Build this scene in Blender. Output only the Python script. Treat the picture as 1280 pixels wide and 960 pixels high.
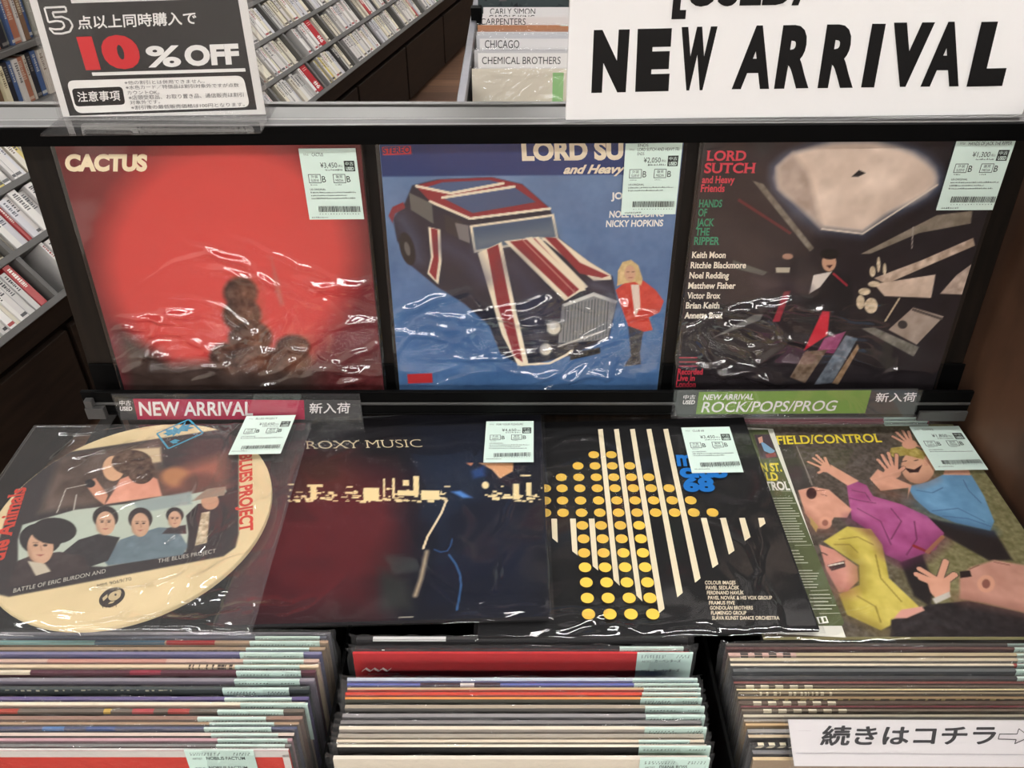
import bpy, math, random
import numpy as np
from mathutils import Vector, Matrix
random.seed(11)
for _o in list(bpy.data.objects): bpy.data.objects.remove(_o)
SC = bpy.context.scene
COL = SC.collection
# ------------------------------------------------------------------ camera, light, exposure
CAMZ, PITCH, FPX = 1.52, math.radians(36.4), 1040.0
cam = bpy.data.cameras.new('camera'); cam.sensor_width = 36.0; cam.lens = 36.0*FPX/1280.0
cam.clip_start = .02; cam.clip_end = 60
camo = bpy.data.objects.new('camera', cam); COL.objects.link(camo)
camo.location = (0, 0, CAMZ); camo.rotation_euler = (math.pi/2-PITCH, 0, 0); SC.camera = camo
SC.view_settings.view_transform = 'Standard'; SC.view_settings.look = 'None'
SC.view_settings.gamma = 1.0; SC.view_settings.use_curve_mapping = False
SC.view_settings.exposure = -0.12
TUBE = 40.0                      # radiance of the ceiling light diffusers
TUBE_COL = (1.0, .975, .95)
wd = bpy.data.worlds.new('world'); SC.world = wd; wd.use_nodes = True
wd.node_tree.nodes['Background'].inputs[0].default_value = (1, .97, .92, 1)
wd.node_tree.nodes['Background'].inputs[1].default_value = .25

# ------------------------------------------------------------------ maths helpers
def V(*a): return np.array(a, float)
FW = V(0, math.cos(PITCH), -math.sin(PITCH)); DN = V(0, -math.sin(PITCH), -math.cos(PITCH)); RT = V(1, 0, 0); EYE = V(0, 0, CAMZ)
def unit(a): a = np.array(a, float); return a/np.linalg.norm(a)
def hit(x, y, P, n):             # where the sight line through a photo pixel meets a real plane
    r = RT*((x-640)/FPX)+DN*((y-480)/FPX)+FW
    return EYE+r*(((np.array(P)-EYE)@np.array(n))/(r@np.array(n)))
def hz(x, y, z): return hit(x, y, (0, 0, z), (0, 0, 1))
def hy(x, y, Y): return hit(x, y, (0, Y, 0), (0, 1, 0))
def proj(P):
    v = np.array(P)-EYE; z = v@FW
    return 640+FPX*(v@RT)/z, 480+FPX*(v@DN)/z
def lin(c):
    c = np.clip(np.asarray(c, float)/255.0, 0, 1)
    return np.where(c <= .04045, c/12.92, ((c+.055)/1.055)**2.4)

class Pl:                        # a plane with axes ex (right) and ey (up on the print)
    def __init__(s, o, ex, ey):
        s.o = np.array(o, float); s.ex = unit(ex); ey = np.array(ey, float)
        s.ey = unit(ey-s.ex*(ey@s.ex)); s.n = np.cross(s.ex, s.ey); s.h = 0.0
    def ab(s, x, y):
        d = hit(x, y, s.o, s.n)-s.o; return np.array([d@s.ex, d@s.ey])
    def p(s, a, b, h=None): return s.o+s.ex*a+s.ey*b+s.n*(s.h if h is None else h)
    def up(s, d=5e-5): s.h += d; return s.h
def T(ox, oy, k):                # crop coordinates -> photo pixels
    return lambda *pts: [(ox+x*k, oy+y*k) for x, y in pts]

# ------------------------------------------------------------------ materials
def new_mat(name):
    m = bpy.data.materials.new(name); m.use_nodes = True
    return m, m.node_tree.nodes, m.node_tree.links, m.node_tree.nodes['Principled BSDF']
_pm = {}
def paint(rough=.5, spec=.5, metal=0.0, grain=0.0):
    k = (rough, spec, metal, grain)
    if k in _pm: return _pm[k]
    m, n, l, b = new_mat('printed_surface')
    a = n.new('ShaderNodeAttribute'); a.attribute_name = 'Col'
    b.inputs['Roughness'].default_value = rough; b.inputs['Metallic'].default_value = metal
    b.inputs['Specular IOR Level'].default_value = spec
    if grain:
        tc = n.new('ShaderNodeTexCoord'); nz = n.new('ShaderNodeTexNoise'); nz.inputs['Scale'].default_value = 260
        mx = n.new('ShaderNodeMixRGB'); mx.blend_type = 'OVERLAY'; mx.inputs[0].default_value = grain
        l.new(tc.outputs['Object'], nz.inputs['Vector']); l.new(a.outputs['Color'], mx.inputs[1]); l.new(nz.outputs['Fac'], mx.inputs[2])
        l.new(mx.outputs[0], b.inputs['Base Color'])
    else: l.new(a.outputs['Color'], b.inputs['Base Color'])
    _pm[k] = m; return m
def wood(name, c1, c2, scale=(60, 60, 3), rough=.45, rot=(0, 0, 0)):
    m, n, l, b = new_mat(name)
    tc = n.new('ShaderNodeTexCoord'); mp = n.new('ShaderNodeMapping'); mp.inputs['Scale'].default_value = scale; mp.inputs['Rotation'].default_value = rot
    nz = n.new('ShaderNodeTexNoise'); nz.inputs['Scale'].default_value = 1.6; nz.inputs['Detail'].default_value = 6
    cr = n.new('ShaderNodeValToRGB'); cr.color_ramp.elements[0].position = .3; cr.color_ramp.elements[1].position = .72
    cr.color_ramp.elements[0].color = (*lin(c1), 1); cr.color_ramp.elements[1].color = (*lin(c2), 1)
    l.new(tc.outputs['Object'], mp.inputs['Vector']); l.new(mp.outputs[0], nz.inputs['Vector']); l.new(nz.outputs['Fac'], cr.inputs[0])
    l.new(cr.outputs[0], b.inputs['Base Color']); b.inputs['Roughness'].default_value = rough; b.inputs['Specular IOR Level'].default_value = .18
    bp = n.new('ShaderNodeBump'); bp.inputs['Strength'].default_value = .08; bp.inputs['Distance'].default_value = .002
    l.new(nz.outputs['Fac'], bp.inputs['Height']); l.new(bp.outputs[0], b.inputs['Normal'])
    return m
def clear(name, rough=.06, ior=1.5, haze=.02, bump=0.0, bscale=60, gain=1.0):
    m, n, l, b = new_mat(name); n.remove(b)
    out = n['Material Output']
    tr = n.new('ShaderNodeBsdfTransparent'); tr.inputs[0].default_value = (.97, .97, .97, 1)
    df = n.new('ShaderNodeBsdfDiffuse'); df.inputs[0].default_value = (.8, .8, .8, 1)
    gl = n.new('ShaderNodeBsdfGlossy'); gl.inputs['Roughness'].default_value = rough
    fr = n.new('ShaderNodeFresnel'); ge = n.new('ShaderNodeNewGeometry'); mi = n.new('ShaderNodeMath'); mi.operation = 'MULTIPLY_ADD'
    mi.inputs[1].default_value = 1/ior-ior; mi.inputs[2].default_value = ior; l.new(ge.outputs['Backfacing'], mi.inputs[0]); l.new(mi.outputs[0], fr.inputs[0])   # a thin sheet reflects alike on both sides
    m1 = n.new('ShaderNodeMixShader'); m1.inputs[0].default_value = haze
    m2 = n.new('ShaderNodeMixShader')
    l.new(tr.outputs[0], m1.inputs[1]); l.new(df.outputs[0], m1.inputs[2])
    mu = n.new('ShaderNodeMath'); mu.operation = 'MULTIPLY'; mu.inputs[1].default_value = gain; mu.use_clamp = True
    l.new(fr.outputs[0], mu.inputs[0]); l.new(mu.outputs[0], m2.inputs[0])
    l.new(m1.outputs[0], m2.inputs[1]); l.new(gl.outputs[0], m2.inputs[2]); l.new(m2.outputs[0], out.inputs[0])
    if bump:
        tc = n.new('ShaderNodeTexCoord'); nz = n.new('ShaderNodeTexNoise'); nz.inputs['Scale'].default_value = bscale; nz.inputs['Detail'].default_value = 3
        bp = n.new('ShaderNodeBump'); bp.inputs['Strength'].default_value = bump; bp.inputs['Distance'].default_value = .004
        l.new(tc.outputs['Object'], nz.inputs['Vector']); l.new(nz.outputs['Fac'], bp.inputs['Height'])
        l.new(bp.outputs[0], gl.inputs['Normal']); l.new(bp.outputs[0], fr.inputs['Normal'])
    return m
def flat(name, c, rough=.5, metal=0.0, spec=.5):
    m, n, l, b = new_mat(name)
    tc = n.new('ShaderNodeTexCoord'); nz = n.new('ShaderNodeTexNoise'); nz.inputs['Scale'].default_value = 40
    mr = n.new('ShaderNodeMapRange'); mr.inputs[3].default_value = rough-.06; mr.inputs[4].default_value = rough+.06
    l.new(tc.outputs['Object'], nz.inputs['Vector']); l.new(nz.outputs['Fac'], mr.inputs[0]); l.new(mr.outputs[0], b.inputs['Roughness'])
    b.inputs['Base Color'].default_value = (*lin(c), 1); b.inputs['Metallic'].default_value = metal; b.inputs['Specular IOR Level'].default_value = spec
    return m
M_PAPER = paint(.55, .2); M_CARD = paint(.6, .25); M_SAT = paint(.42, .2)
M_BAG = clear('clear_sleeve_plastic', .09, 1.5, .01, .04, 30, 2.6)
M_BAGF = clear('clear_loose_bag_plastic', .09, 1.5, .01, .04, 30, 1.5)
M_BAGL = clear('cloudy_loose_bag_plastic', .09, 1.5, .055, .04, 30, 1.6)
M_BAGU = clear('clear_bag_plastic', .12, 1.5, .03, .5, 90, 1.3)
M_ACR = clear('clear_acrylic', .04, 1.45, .02)
M_DARKWOOD = wood('dark_stained_wood', (12, 9, 6), (27, 20, 14), (70, 70, 4), .55)
M_RACKWOOD = wood('dark_brown_laminate', (24, 17, 13), (38, 28, 21), (4, 4, 30), .5)
M_BROWN = wood('walnut_laminate', (52, 35, 27), (92, 66, 50), (90, 6, 3.2), .42, (.22, 0, 0))
M_BLACK = flat('black_enamel', (6, 6, 6), .5, 0, .05)
M_ALU = flat('brushed_aluminium', (150, 148, 145), .36, 1.0)
M_GREY = flat('grey_shelf_laminate', (98, 96, 93), .5)

# ------------------------------------------------------------------ mesh builder
_txt = {}
def glyphs(body, off=0.0, serif=0.0):
    k = (body, off, serif)
    if k in _txt: return _txt[k]
    c = bpy.data.curves.new('t', 'FONT'); c.body = body; c.size = 1; c.offset = off; c.resolution_u = 4
    o = bpy.data.objects.new('t', c); me = o.to_mesh()
    vs = np.array([v.co[:2] for v in me.vertices]) if len(me.vertices) else np.zeros((3, 2)); fs = [tuple(p.vertices) for p in me.polygons]
    o.to_mesh_clear(); bpy.data.objects.remove(o); bpy.data.curves.remove(c)
    if serif:
        top = .69+off; ed = {}
        for f in fs:
            for i in range(len(f)):
                e = tuple(sorted((f[i], f[(i+1) % len(f)]))); ed[e] = ed.get(e, 0)+1
        vs = list(map(tuple, vs))
        for (a, b), cnt in list(ed.items()):
            if cnt != 1: continue
            (xa, ya), (xb, yb) = vs[a], vs[b]
            if abs(ya-yb) > .01 or not .03 < abs(xa-xb) < .3: continue
            x0, x1 = min(xa, xb)-serif, max(xa, xb)+serif
            for yy, sg in ((-off, 1), (top, -1)):
                if abs(ya-yy) < .03:
                    i = len(vs); vs += [(x0, ya), (x1, ya), (x1, ya+sg*.055), (x0, ya+sg*.055)]; fs.append((i, i+1, i+2, i+3))
        vs = np.array(vs)
    _txt[k] = (vs, fs); return vs, fs

class MB:
    def __init__(s): s.v = []; s.f = []; s.c = []
    def poly(s, pts, col):
        i = len(s.v); s.v += [tuple(p) for p in pts]; s.f.append(tuple(range(i, i+len(pts)))); s.c.append(col)
    def box(s, o, x, y, z, col, cols=None):        # corner + three edge vectors; cols: {'front': ..} overrides per face
        o, x, y, z = map(lambda q: np.array(q, float), (o, x, y, z)); i = len(s.v)
        s.v += [tuple(o+x*a+y*b+z*c) for c in (0, 1) for b in (0, 1) for a in (0, 1)]
        F = dict(bottom=(0, 2, 3, 1), top=(4, 5, 7, 6), front=(0, 1, 5, 4), back=(2, 6, 7, 3), left=(0, 4, 6, 2), right=(1, 3, 7, 5))
        flip = np.cross(x, y)@z < 0
        for k, q in F.items():
            q = tuple(i+j for j in q); s.f.append(q[::-1] if flip else q); s.c.append((cols or {}).get(k, col))
    def abox(s, x0, x1, y0, y1, z0, z1, col, cols=None): s.box((x0, y0, z0), (x1-x0, 0, 0), (0, y1-y0, 0), (0, 0, z1-z0), col, cols)
    def prism(s, pts, vec, col):
        n = len(pts); i = len(s.v); vec = np.array(vec)
        s.v += [tuple(p) for p in pts]+[tuple(np.array(p)+vec) for p in pts]
        s.f += [tuple(range(i, i+n))[::-1], tuple(range(i+n, i+2*n))]+[(i+k, i+(k+1) % n, i+n+(k+1) % n, i+n+k) for k in range(n)]; s.c += [col]*(n+2)
    def tube(s, a, b, r, col, n=10):
        a, b = np.array(a, float), np.array(b, float); d = unit(b-a); q = unit(np.cross(d, (0, 0, 1) if abs(d[2]) < .9 else (1, 0, 0))); w = np.cross(d, q)
        s.prism([a+(q*math.cos(t)+w*math.sin(t))*r for t in np.linspace(0, 2*math.pi, n, endpoint=False)], b-a, col)
    def fan(s, pl, pts, col, dh=5e-5):             # flat print, pts in plane metres
        h = pl.up(dh); s.poly([pl.p(a, b, h) for a, b in pts], col)
    def px(s, pl, pts, col, dh=5e-5): s.fan(pl, [pl.ab(*q) for q in pts], col, dh)
    def line(s, pl, q0, q1, w, col):
        a, b = pl.ab(*q0), pl.ab(*q1); d = b-a; m = np.array([-d[1], d[0]])/max(1e-9, np.hypot(*d))*w/2
        s.fan(pl, [a-m, b-m, b+m, a+m], col)
    def dot(s, pl, a, b, r, col, n=20, ry=None):
        s.fan(pl, [(a+r*math.cos(t), b+(ry or r)*math.sin(t)) for t in np.linspace(0, 2*math.pi, n, endpoint=False)], col)
    def text_ab(s, pl, body, A, B, Cc, col, off=0.0, serif=0.0, full=None, cap=.69):
        heavy = off > 0 and any(ord(ch) > 0x2000 for ch in body); d = off*.9 if heavy else 0
        vs, fs = glyphs(body, 0 if heavy else off, serif); n0 = len(vs); lift = np.zeros(n0)
        if heavy:                    # heavier brush weight: the strokes laid side by side
            sh = [(0, 0)]+[(d*math.cos(q), d*math.sin(q)) for q in np.arange(0, 2*math.pi, math.pi/4)]
            vs = np.concatenate([vs+np.array(q) for q in sh]); fs = [tuple(i+k*n0 for i in f) for k in range(len(sh)) for f in fs]; lift = np.repeat(np.arange(len(sh))*8e-6, n0)
        A, B, Cc = map(lambda q: np.array(q, float), (A, B, Cc)); x0, x1 = vs[:, 0].min(), vs[:, 0].max()
        cjk = any(ord(ch) > 0x2000 for ch in body) if full is None else full
        y0, y1 = (vs[:, 1].min(), vs[:, 1].max()) if cjk else (0.0, cap)
        U = (vs[:, 0]-x0)/max(1e-6, x1-x0); W = (vs[:, 1]-y0)/(y1-y0)
        P = A+np.outer(U, B-A)+np.outer(W, Cc-A); h = pl.up(); i = len(s.v)
        s.v += [tuple(pl.p(a, b, h+q)) for (a, b), q in zip(P, lift)]; pl.h += 1e-4 if heavy else 0; s.f += [tuple(i+j for j in f) for f in fs]; s.c += [col]*len(fs)
    def text(s, pl, body, A, B, Cc, col, **k): s.text_ab(pl, body, pl.ab(*A), pl.ab(*B), pl.ab(*Cc), col, **k)
    def row(s, pl, t, body, x0, y0, x1, y1, h, col, sh=0, **k):   # one line of print in crop coordinates
        A, B, Cc = t((x0, y0), (x1, y1), (x0+sh, y0-h)); s.text(pl, body, A, B, Cc, col, **k)
    def build(s, name, mat, parent=None, smooth=False, weld=False):
        me = bpy.data.meshes.new(name); base = V(0, 0, 0); q = parent
        while q is not None: base = base+np.array(q.location); q = q.parent
        me.from_pydata([tuple(np.array(p)-base) for p in s.v], [], s.f)
        ca = me.color_attributes.new('Col', 'FLOAT_COLOR', 'CORNER')
        cl = np.ones((len(me.loops), 4), np.float32); k = 0; memo = {}
        for f, c in zip(s.f, s.c):
            c = tuple(c)
            if c not in memo: memo[c] = lin(c)
            cl[k:k+len(f), :3] = memo[c]; k += len(f)
        ca.data.foreach_set('color', cl.ravel())
        me.materials.append(mat); o = bpy.data.objects.new(name, me); COL.objects.link(o)
        if parent is not None: o.parent = parent
        if smooth:
            me.polygons.foreach_set('use_smooth', [True]*len(me.polygons))
        return o
def tag(o, label, cat, group=None, kind=None):
    o['label'] = label; o['category'] = cat
    if group: o['group'] = group
    if kind: o['kind'] = kind
    return o
def thing(name, label, cat, loc, group=None):
    o = bpy.data.objects.new(name, None); o.empty_display_size = .05; COL.objects.link(o); o.location = tuple(loc)
    return tag(o, label, cat, group)
def struct(name, mb, mat): o = mb.build(name, mat); o['kind'] = 'structure'; return o
def bevel(o, w=.0015, n=2):
    m = o.modifiers.new('bevel', 'BEVEL'); m.width = w; m.segments = n; m.limit_method = 'ANGLE'; return o

# ------------------------------------------------------------------ painted prints and wrinkled plastic
def vnoise(N, cells, rng, octv=3):
    out = np.zeros((N, N)); amp = 1; tot = 0
    for _ in range(octv):
        g = rng.random((cells+2, cells+2)); t = np.linspace(0, cells, N, endpoint=False); i = t.astype(int); f = t-i; f = f*f*(3-2*f)
        r0 = g[i][:, i]*(1-f)+g[i][:, i+1]*f; r1 = g[i+1][:, i]*(1-f)+g[i+1][:, i+1]*f
        out += amp*(r0*(1-f[:, None])+r1*f[:, None]); tot += amp; amp *= .5; cells = min(cells*2, N)
    return out/tot
class Art:                       # a print sampled on a fine grid; (a0,b0)-(a1,b1) in plane metres
    def __init__(s, pl, a0, b0, a1, b1, N, base, seed=1):
        s.pl, s.N, s.r = pl, N, (a0, b0, a1, b1); s.rng = np.random.default_rng(seed)
        s.A, s.B = np.meshgrid(np.linspace(a0, a1, N), np.linspace(b0, b1, N))
        s.img = np.ones((N, N, 3))*np.array(base, float)
    def mask(s, pts, soft=.0006):
        P = np.array([s.pl.ab(*q) for q in pts]); x, y = s.A, s.B
        ins = np.zeros(x.shape, bool); d2 = np.full(x.shape, 1e9)
        for (x0, y0), (x1, y1) in zip(P, np.roll(P, -1, 0)):
            if y0 != y1: ins ^= ((y0 > y) != (y1 > y)) & (x < (x1-x0)*(y-y0)/(y1-y0)+x0)
            dx, dy = x1-x0, y1-y0; tt = np.clip(((x-x0)*dx+(y-y0)*dy)/(dx*dx+dy*dy+1e-12), 0, 1)
            d2 = np.minimum(d2, (x-x0-tt*dx)**2+(y-y0-tt*dy)**2)
        d = np.sqrt(d2)*np.where(ins, 1, -1); return np.clip(d/soft*.5+.5, 0, 1)
    def mix(s, m, col, k=1.0):
        c = np.array(col, float); m = (m*k)[..., None]; s.img = s.img*(1-m)+c*m
    def poly(s, pts, col, soft=.0006, k=1.0, tex=0.0, cells=30):
        m = s.mask(pts, soft); s.mix(m, col, k)
        if tex: s.img += ((vnoise(s.N, cells, s.rng)-.5)*2*tex*m)[..., None]
    def ell(s, t, cx, cy, rx, ry, col, rot=0, **k):
        c, d = math.cos(rot), math.sin(rot)
        s.poly(t(*[(cx+rx*math.cos(q)*c-ry*math.sin(q)*d, cy+rx*math.cos(q)*d+ry*math.sin(q)*c) for q in np.linspace(0, 2*math.pi, 24, endpoint=False)]), col, **k)
    def stroke(s, pts, wid, col, soft=.0004, k=1.0):
        P = np.array([s.pl.ab(*q) for q in pts]); d2 = np.full(s.A.shape, 1e9)
        for (x0, y0), (x1, y1) in zip(P[:-1], P[1:]):
            dx, dy = x1-x0, y1-y0; tt = np.clip(((s.A-x0)*dx+(s.B-y0)*dy)/(dx*dx+dy*dy+1e-12), 0, 1)
            d2 = np.minimum(d2, (s.A-x0-tt*dx)**2+(s.B-y0-tt*dy)**2)
        s.mix(np.clip((wid/2-np.sqrt(d2))/soft*.5+.5, 0, 1), col, k)
    def noise(s, amt, cells=40, octv=3): s.img += ((vnoise(s.N, cells, s.rng, octv)-.5)*2*amt)[..., None]
    def build(s, name, mat, parent, h, keep=None):
        N = s.N; P = s.pl.o+s.A[..., None]*s.pl.ex+s.B[..., None]*s.pl.ey+s.pl.n*h
        base = V(0, 0, 0); q = parent
        while q is not None: base = base+np.array(q.location); q = q.parent
        return grid_obj(name, P-base, mat, parent, lin(s.img), keep=keep)
def grid_obj(name, P, mat, parent=None, col=None, smooth=False, keep=None):
    R, C = P.shape[:2]; idx = np.arange(R*C).reshape(R, C)
    F = np.stack([idx[:-1, :-1], idx[:-1, 1:], idx[1:, 1:], idx[1:, :-1]], -1).reshape(-1, 4)
    if keep is not None: F = F[keep[:-1, :-1].ravel()]
    me = bpy.data.meshes.new(name); me.vertices.add(R*C); me.vertices.foreach_set('co', P.reshape(-1).astype(np.float32))
    me.loops.add(len(F)*4); me.loops.foreach_set('vertex_index', F.ravel().astype(np.int32))
    me.polygons.add(len(F)); me.polygons.foreach_set('loop_start', np.arange(0, len(F)*4, 4, dtype=np.int32))
    if smooth: me.polygons.foreach_set('use_smooth', np.ones(len(F), bool))
    me.update(calc_edges=True)
    if col is not None:
        ca = me.color_attributes.new('Col', 'FLOAT_COLOR', 'POINT'); c4 = np.ones((R*C, 4), np.float32); c4[:, :3] = col.reshape(-1, 3); ca.data.foreach_set('color', c4.ravel())
    me.materials.append(mat); o = bpy.data.objects.new(name, me); COL.objects.link(o)
    if parent is not None: o.parent = parent
    return o
CREASE = 1.9
def wrap(pl, a0, b0, a1, b1, parent, seed, base_h, creases, N=230, name='plastic_bag', mat=None):
    """front sheet of a clear bag; creases: (count, (amin,amax), (bmin,bmax) as fractions, angle, spread, amp)"""
    rng = np.random.default_rng(seed); A, B = np.meshgrid(np.linspace(a0, a1, N), np.linspace(b0, b1, N)); H = np.zeros_like(A)
    H += (vnoise(N, 5, rng, 2)-.5)*.0035
    for cnt, (fa0, fa1), (fb0, fb1), ang, spr, amp in creases:
        for _ in range(cnt):
            ca = a0+(a1-a0)*rng.uniform(fa0, fa1); cb = b0+(b1-b0)*rng.uniform(fb0, fb1); th = ang+rng.normal(0, spr)
            L = rng.uniform(.014, .06); w = rng.uniform(.0030, .0070); k = rng.normal(0, 5)
            dt = (A-ca)*math.cos(th)+(B-cb)*math.sin(th); dd = -(A-ca)*math.sin(th)+(B-cb)*math.cos(th)+k*dt*dt+.0012*np.sin(dt*170+ca*900)
            H += rng.choice([1, 1, -1])*amp*CREASE*rng.uniform(.6, 1.25)*(w/.0035)*np.exp(-(dd/w)**2)*np.exp(-(dt/L)**2)
    e = np.minimum(np.minimum(A-a0, a1-A), np.minimum(B-b0, b1-B)); ed = np.clip(e/.006, 0, 1); ed = np.sqrt(ed)
    H = .0055*np.tanh(H/.0055) if abs(pl.n[2]) > .7 else H
    Z = ed*(base_h+np.maximum(H, -base_h*.6))+.0003
    P = pl.o+A[..., None]*pl.ex+B[..., None]*pl.ey+pl.n*Z[..., None]; base = V(0, 0, 0); q = parent
    while q is not None: base = base+np.array(q.location); q = q.parent
    return grid_obj(name, P-base, mat or M_BAGF if mat or abs(pl.n[2]) > .7 else M_BAG, parent, smooth=True)
def ridx(rng, lo, hi): return rng.uniform(lo, hi)

TAGC = (203, 222, 212); INK = (38, 40, 40)
def price_tag(pl, corners, title, price, parent, lines=3, h=None, title2=None, seed=0, pre=None):
    """paper price sticker; corners TL TR BR BL in photo pixels on the plane"""
    rnd = random.Random(seed); mb = MB()
    if h is not None: pl.h = max(pl.h, h)
    tl, tr, br, bl = [pl.ab(*q) for q in corners]; ax, ay = ((tr-tl)+(br-bl))/2, ((bl-tl)+(br-tr))/2; o = (tl+br+tr+bl)/4-ax/2-ay/2
    L = lambda x, y: o+ax*x+ay*y
    mb.fan(pl, [L(0, 0), L(0, 1), L(1, 1), L(1, 0)], TAGC)
    def rect(x0, y0, x1, y1, c): mb.fan(pl, [L(x0, y0), L(x0, y1), L(x1, y1), L(x1, y0)], c, 3e-5)
    def txt(s, x0, x1, y, hh, c=INK, **k): mb.text_ab(pl, s, L(x0, y), L(x1, y), L(x0, y-hh), c, **k)
    def dash(x0, x1, y, hh):
        x = x0; pl.up(3e-5)
        while x < x1:
            w = rnd.uniform(.008, .022); q = rnd.uniform(.4, 1)
            mb.poly([pl.p(*L(x, y-hh*q*rnd.uniform(.0, .3))), pl.p(*L(min(x+w, x1), y)), pl.p(*L(min(x+w, x1), y-hh*.35)), pl.p(*L(x+w*.4, y-hh*q))], INK); x += w+rnd.uniform(.006, .016)
    txt('TITLE', .07, .16, .095, .025, (90, 95, 95)); txt(title, .22, min(.95, .22+.033*len(title)), .105, .045)
    if title2: txt(title2, .22, .34, .16, .04)
    if pre: txt(pre, .22, .40, .045, .04)
    txt(price, .34, .64, .262, .068, full=False); txt('(税込)', .655, .735, .262, .04)
    dash(.42, .73, .305, .035); rect(.765, .17, .95, .315, (48, 52, 50)); txt('中古', .785, .93, .235, .05, TAGC); txt('USED', .79, .93, .30, .045, TAGC, off=.03)
    for x, a, b in ((.1, '外装', 'SLEEVE'), (.54, '盤質', 'MEDIA')):
        rect(x, .35, x+.22, .475, INK); rect(x+.01, .358, x+.21, .467, TAGC)
        txt(a, x+.05, x+.17, .405, .04); txt(b, x+.04, x+.18, .455, .035); txt('B', x+.24, x+.305, .462, .085)
        dash(x+.02, x+.14, .505, .02)
    txt('US-ORIGINAL', .1, .38, .575, .025)
    for i in range(lines): dash(.1, (.95, .75, .9, .4)[i % 4]-.05*rnd.random(), .615+.042*i, .028)
    x = .2
    while x < .95:
        w = rnd.choice((.007, .007, .014)); rect(x, .80, x+w, .885, (60, 62, 62)); x += w+rnd.choice((.007, .01, .014))
    x = .21
    while x < .94: dash(x, x+.018, .915, .02); x += .05
    dash(.06, .36, .965, .028)
    return mb.build('price_tag', M_PAPER, parent)
# ------------------------------------------------------------------ room
def wall(name, x0, x1, y0, y1, z0, z1, c, m=None):
    mb = MB(); mb.abox(x0, x1, y0, y1, z0, z1, c); return struct(name, mb, m or paint(.8, .2))
mfl, n, l, b = new_mat('brown_floor_planks')
tc = n.new('ShaderNodeTexCoord'); mp = n.new('ShaderNodeMapping'); br = n.new('ShaderNodeTexBrick')
br.inputs['Scale'].default_value = 1.0; br.inputs['Brick Width'].default_value = 1.1; br.inputs['Row Height'].default_value = .13; br.inputs['Mortar Size'].default_value = .0015
br.inputs['Color1'].default_value = (*lin((134, 100, 78)), 1); br.inputs['Color2'].default_value = (*lin((66, 47, 36)), 1); br.inputs['Mortar'].default_value = (*lin((45, 33, 26)), 1)
nz = n.new('ShaderNodeTexNoise'); mp2 = n.new('ShaderNodeMapping'); mp2.inputs['Scale'].default_value = (2, 40, 1); nz.inputs['Scale'].default_value = 2; nz.inputs['Detail'].default_value = 5
mx = n.new('ShaderNodeMixRGB'); mx.blend_type = 'OVERLAY'; mx.inputs[0].default_value = .55
l.new(tc.outputs['Object'], mp.inputs[0]); l.new(mp.outputs[0], br.inputs['Vector']); l.new(tc.outputs['Object'], mp2.inputs[0]); l.new(mp2.outputs[0], nz.inputs['Vector'])
l.new(br.outputs['Color'], mx.inputs[1]); l.new(nz.outputs['Fac'], mx.inputs[2]); l.new(mx.outputs[0], b.inputs['Base Color']); b.inputs['Roughness'].default_value = .42
wall('floor', -3.4, 5, -7, 10, -.05, 0, (90, 70, 55), mfl)
wall('ceiling', -3.4, 5, -7, 10, 2.8, 2.86, (62, 61, 60))
wall('wall_left', -3.5, -3.4, -7, 10, 0, 2.8, (196, 190, 180)); wall('wall_right', 5, 5.1, -7, 10, 0, 2.8, (196, 190, 180))
wall('wall_back', -3.4, 5, 10, 10.1, 0, 2.8, (190, 184, 174)); wall('wall_front', -3.4, 5, -7.1, -7, 0, 2.8, (150, 142, 132))

# ceiling tube lights (the shop's own lamps)
M_TUBE, n, l, b = new_mat('light_diffuser'); b.inputs['Base Color'].default_value = (1, 1, 1, 1)
b.inputs['Emission Color'].default_value = (*TUBE_COL, 1); b.inputs['Emission Strength'].default_value = TUBE
def ceiling_light(x, y, first=[None]):
    if first[0] is None:
        r = thing('ceiling_light', 'white rectangular ceiling light with glowing diffuser', 'ceiling light', (x, y, 2.8), 'ceiling lights')
        mb = MB(); mb.abox(x-.62, x+.62, y-.085, y+.085, 2.765, 2.8, (225, 225, 222)); bevel(mb.build('housing', M_CARD, r), .006)
        mb = MB(); mb.abox(x-.6, x+.6, y-.075, y+.075, 2.735, 2.765, (255, 255, 255)); mb.build('diffuser', M_TUBE, r)
        first[0] = r; return
    r = first[0].copy(); COL.objects.link(r); r.location = (x, y, 2.8)
    for ch in first[0].children:
        c = ch.copy(); COL.objects.link(c); c.parent = r
for yy in (-5.9, -4.9, -4.1, -3.5, -1.5, .7, 4.2, 6.8):
    for xx in ((-2.5, -.9, .7, 2.3) if yy != .7 else (-2.6, -2.2, .6, 1.5)): ceiling_light(xx, yy)

# ------------------------------------------------------------------ the display stand
S48, C48 = math.sin(math.radians(4.8)), math.cos(math.radians(4.8))
PLC = Pl((0, .812, .912), (1, 0, 0), (0, S48, C48))
BT = (46, 36, 28)
stand = thing('record_display_stand', 'dark wooden record browser stand with aluminium top rail and three bins', 'display stand', (0, .6, 0))
mb = MB(); mb.box(PLC.p(-.515, -.02, -.030), PLC.ex*1.062, PLC.ey*.331, -PLC.n*-.018, BT); bevel(mb.build('backboard', M_DARKWOOD, stand))
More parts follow.
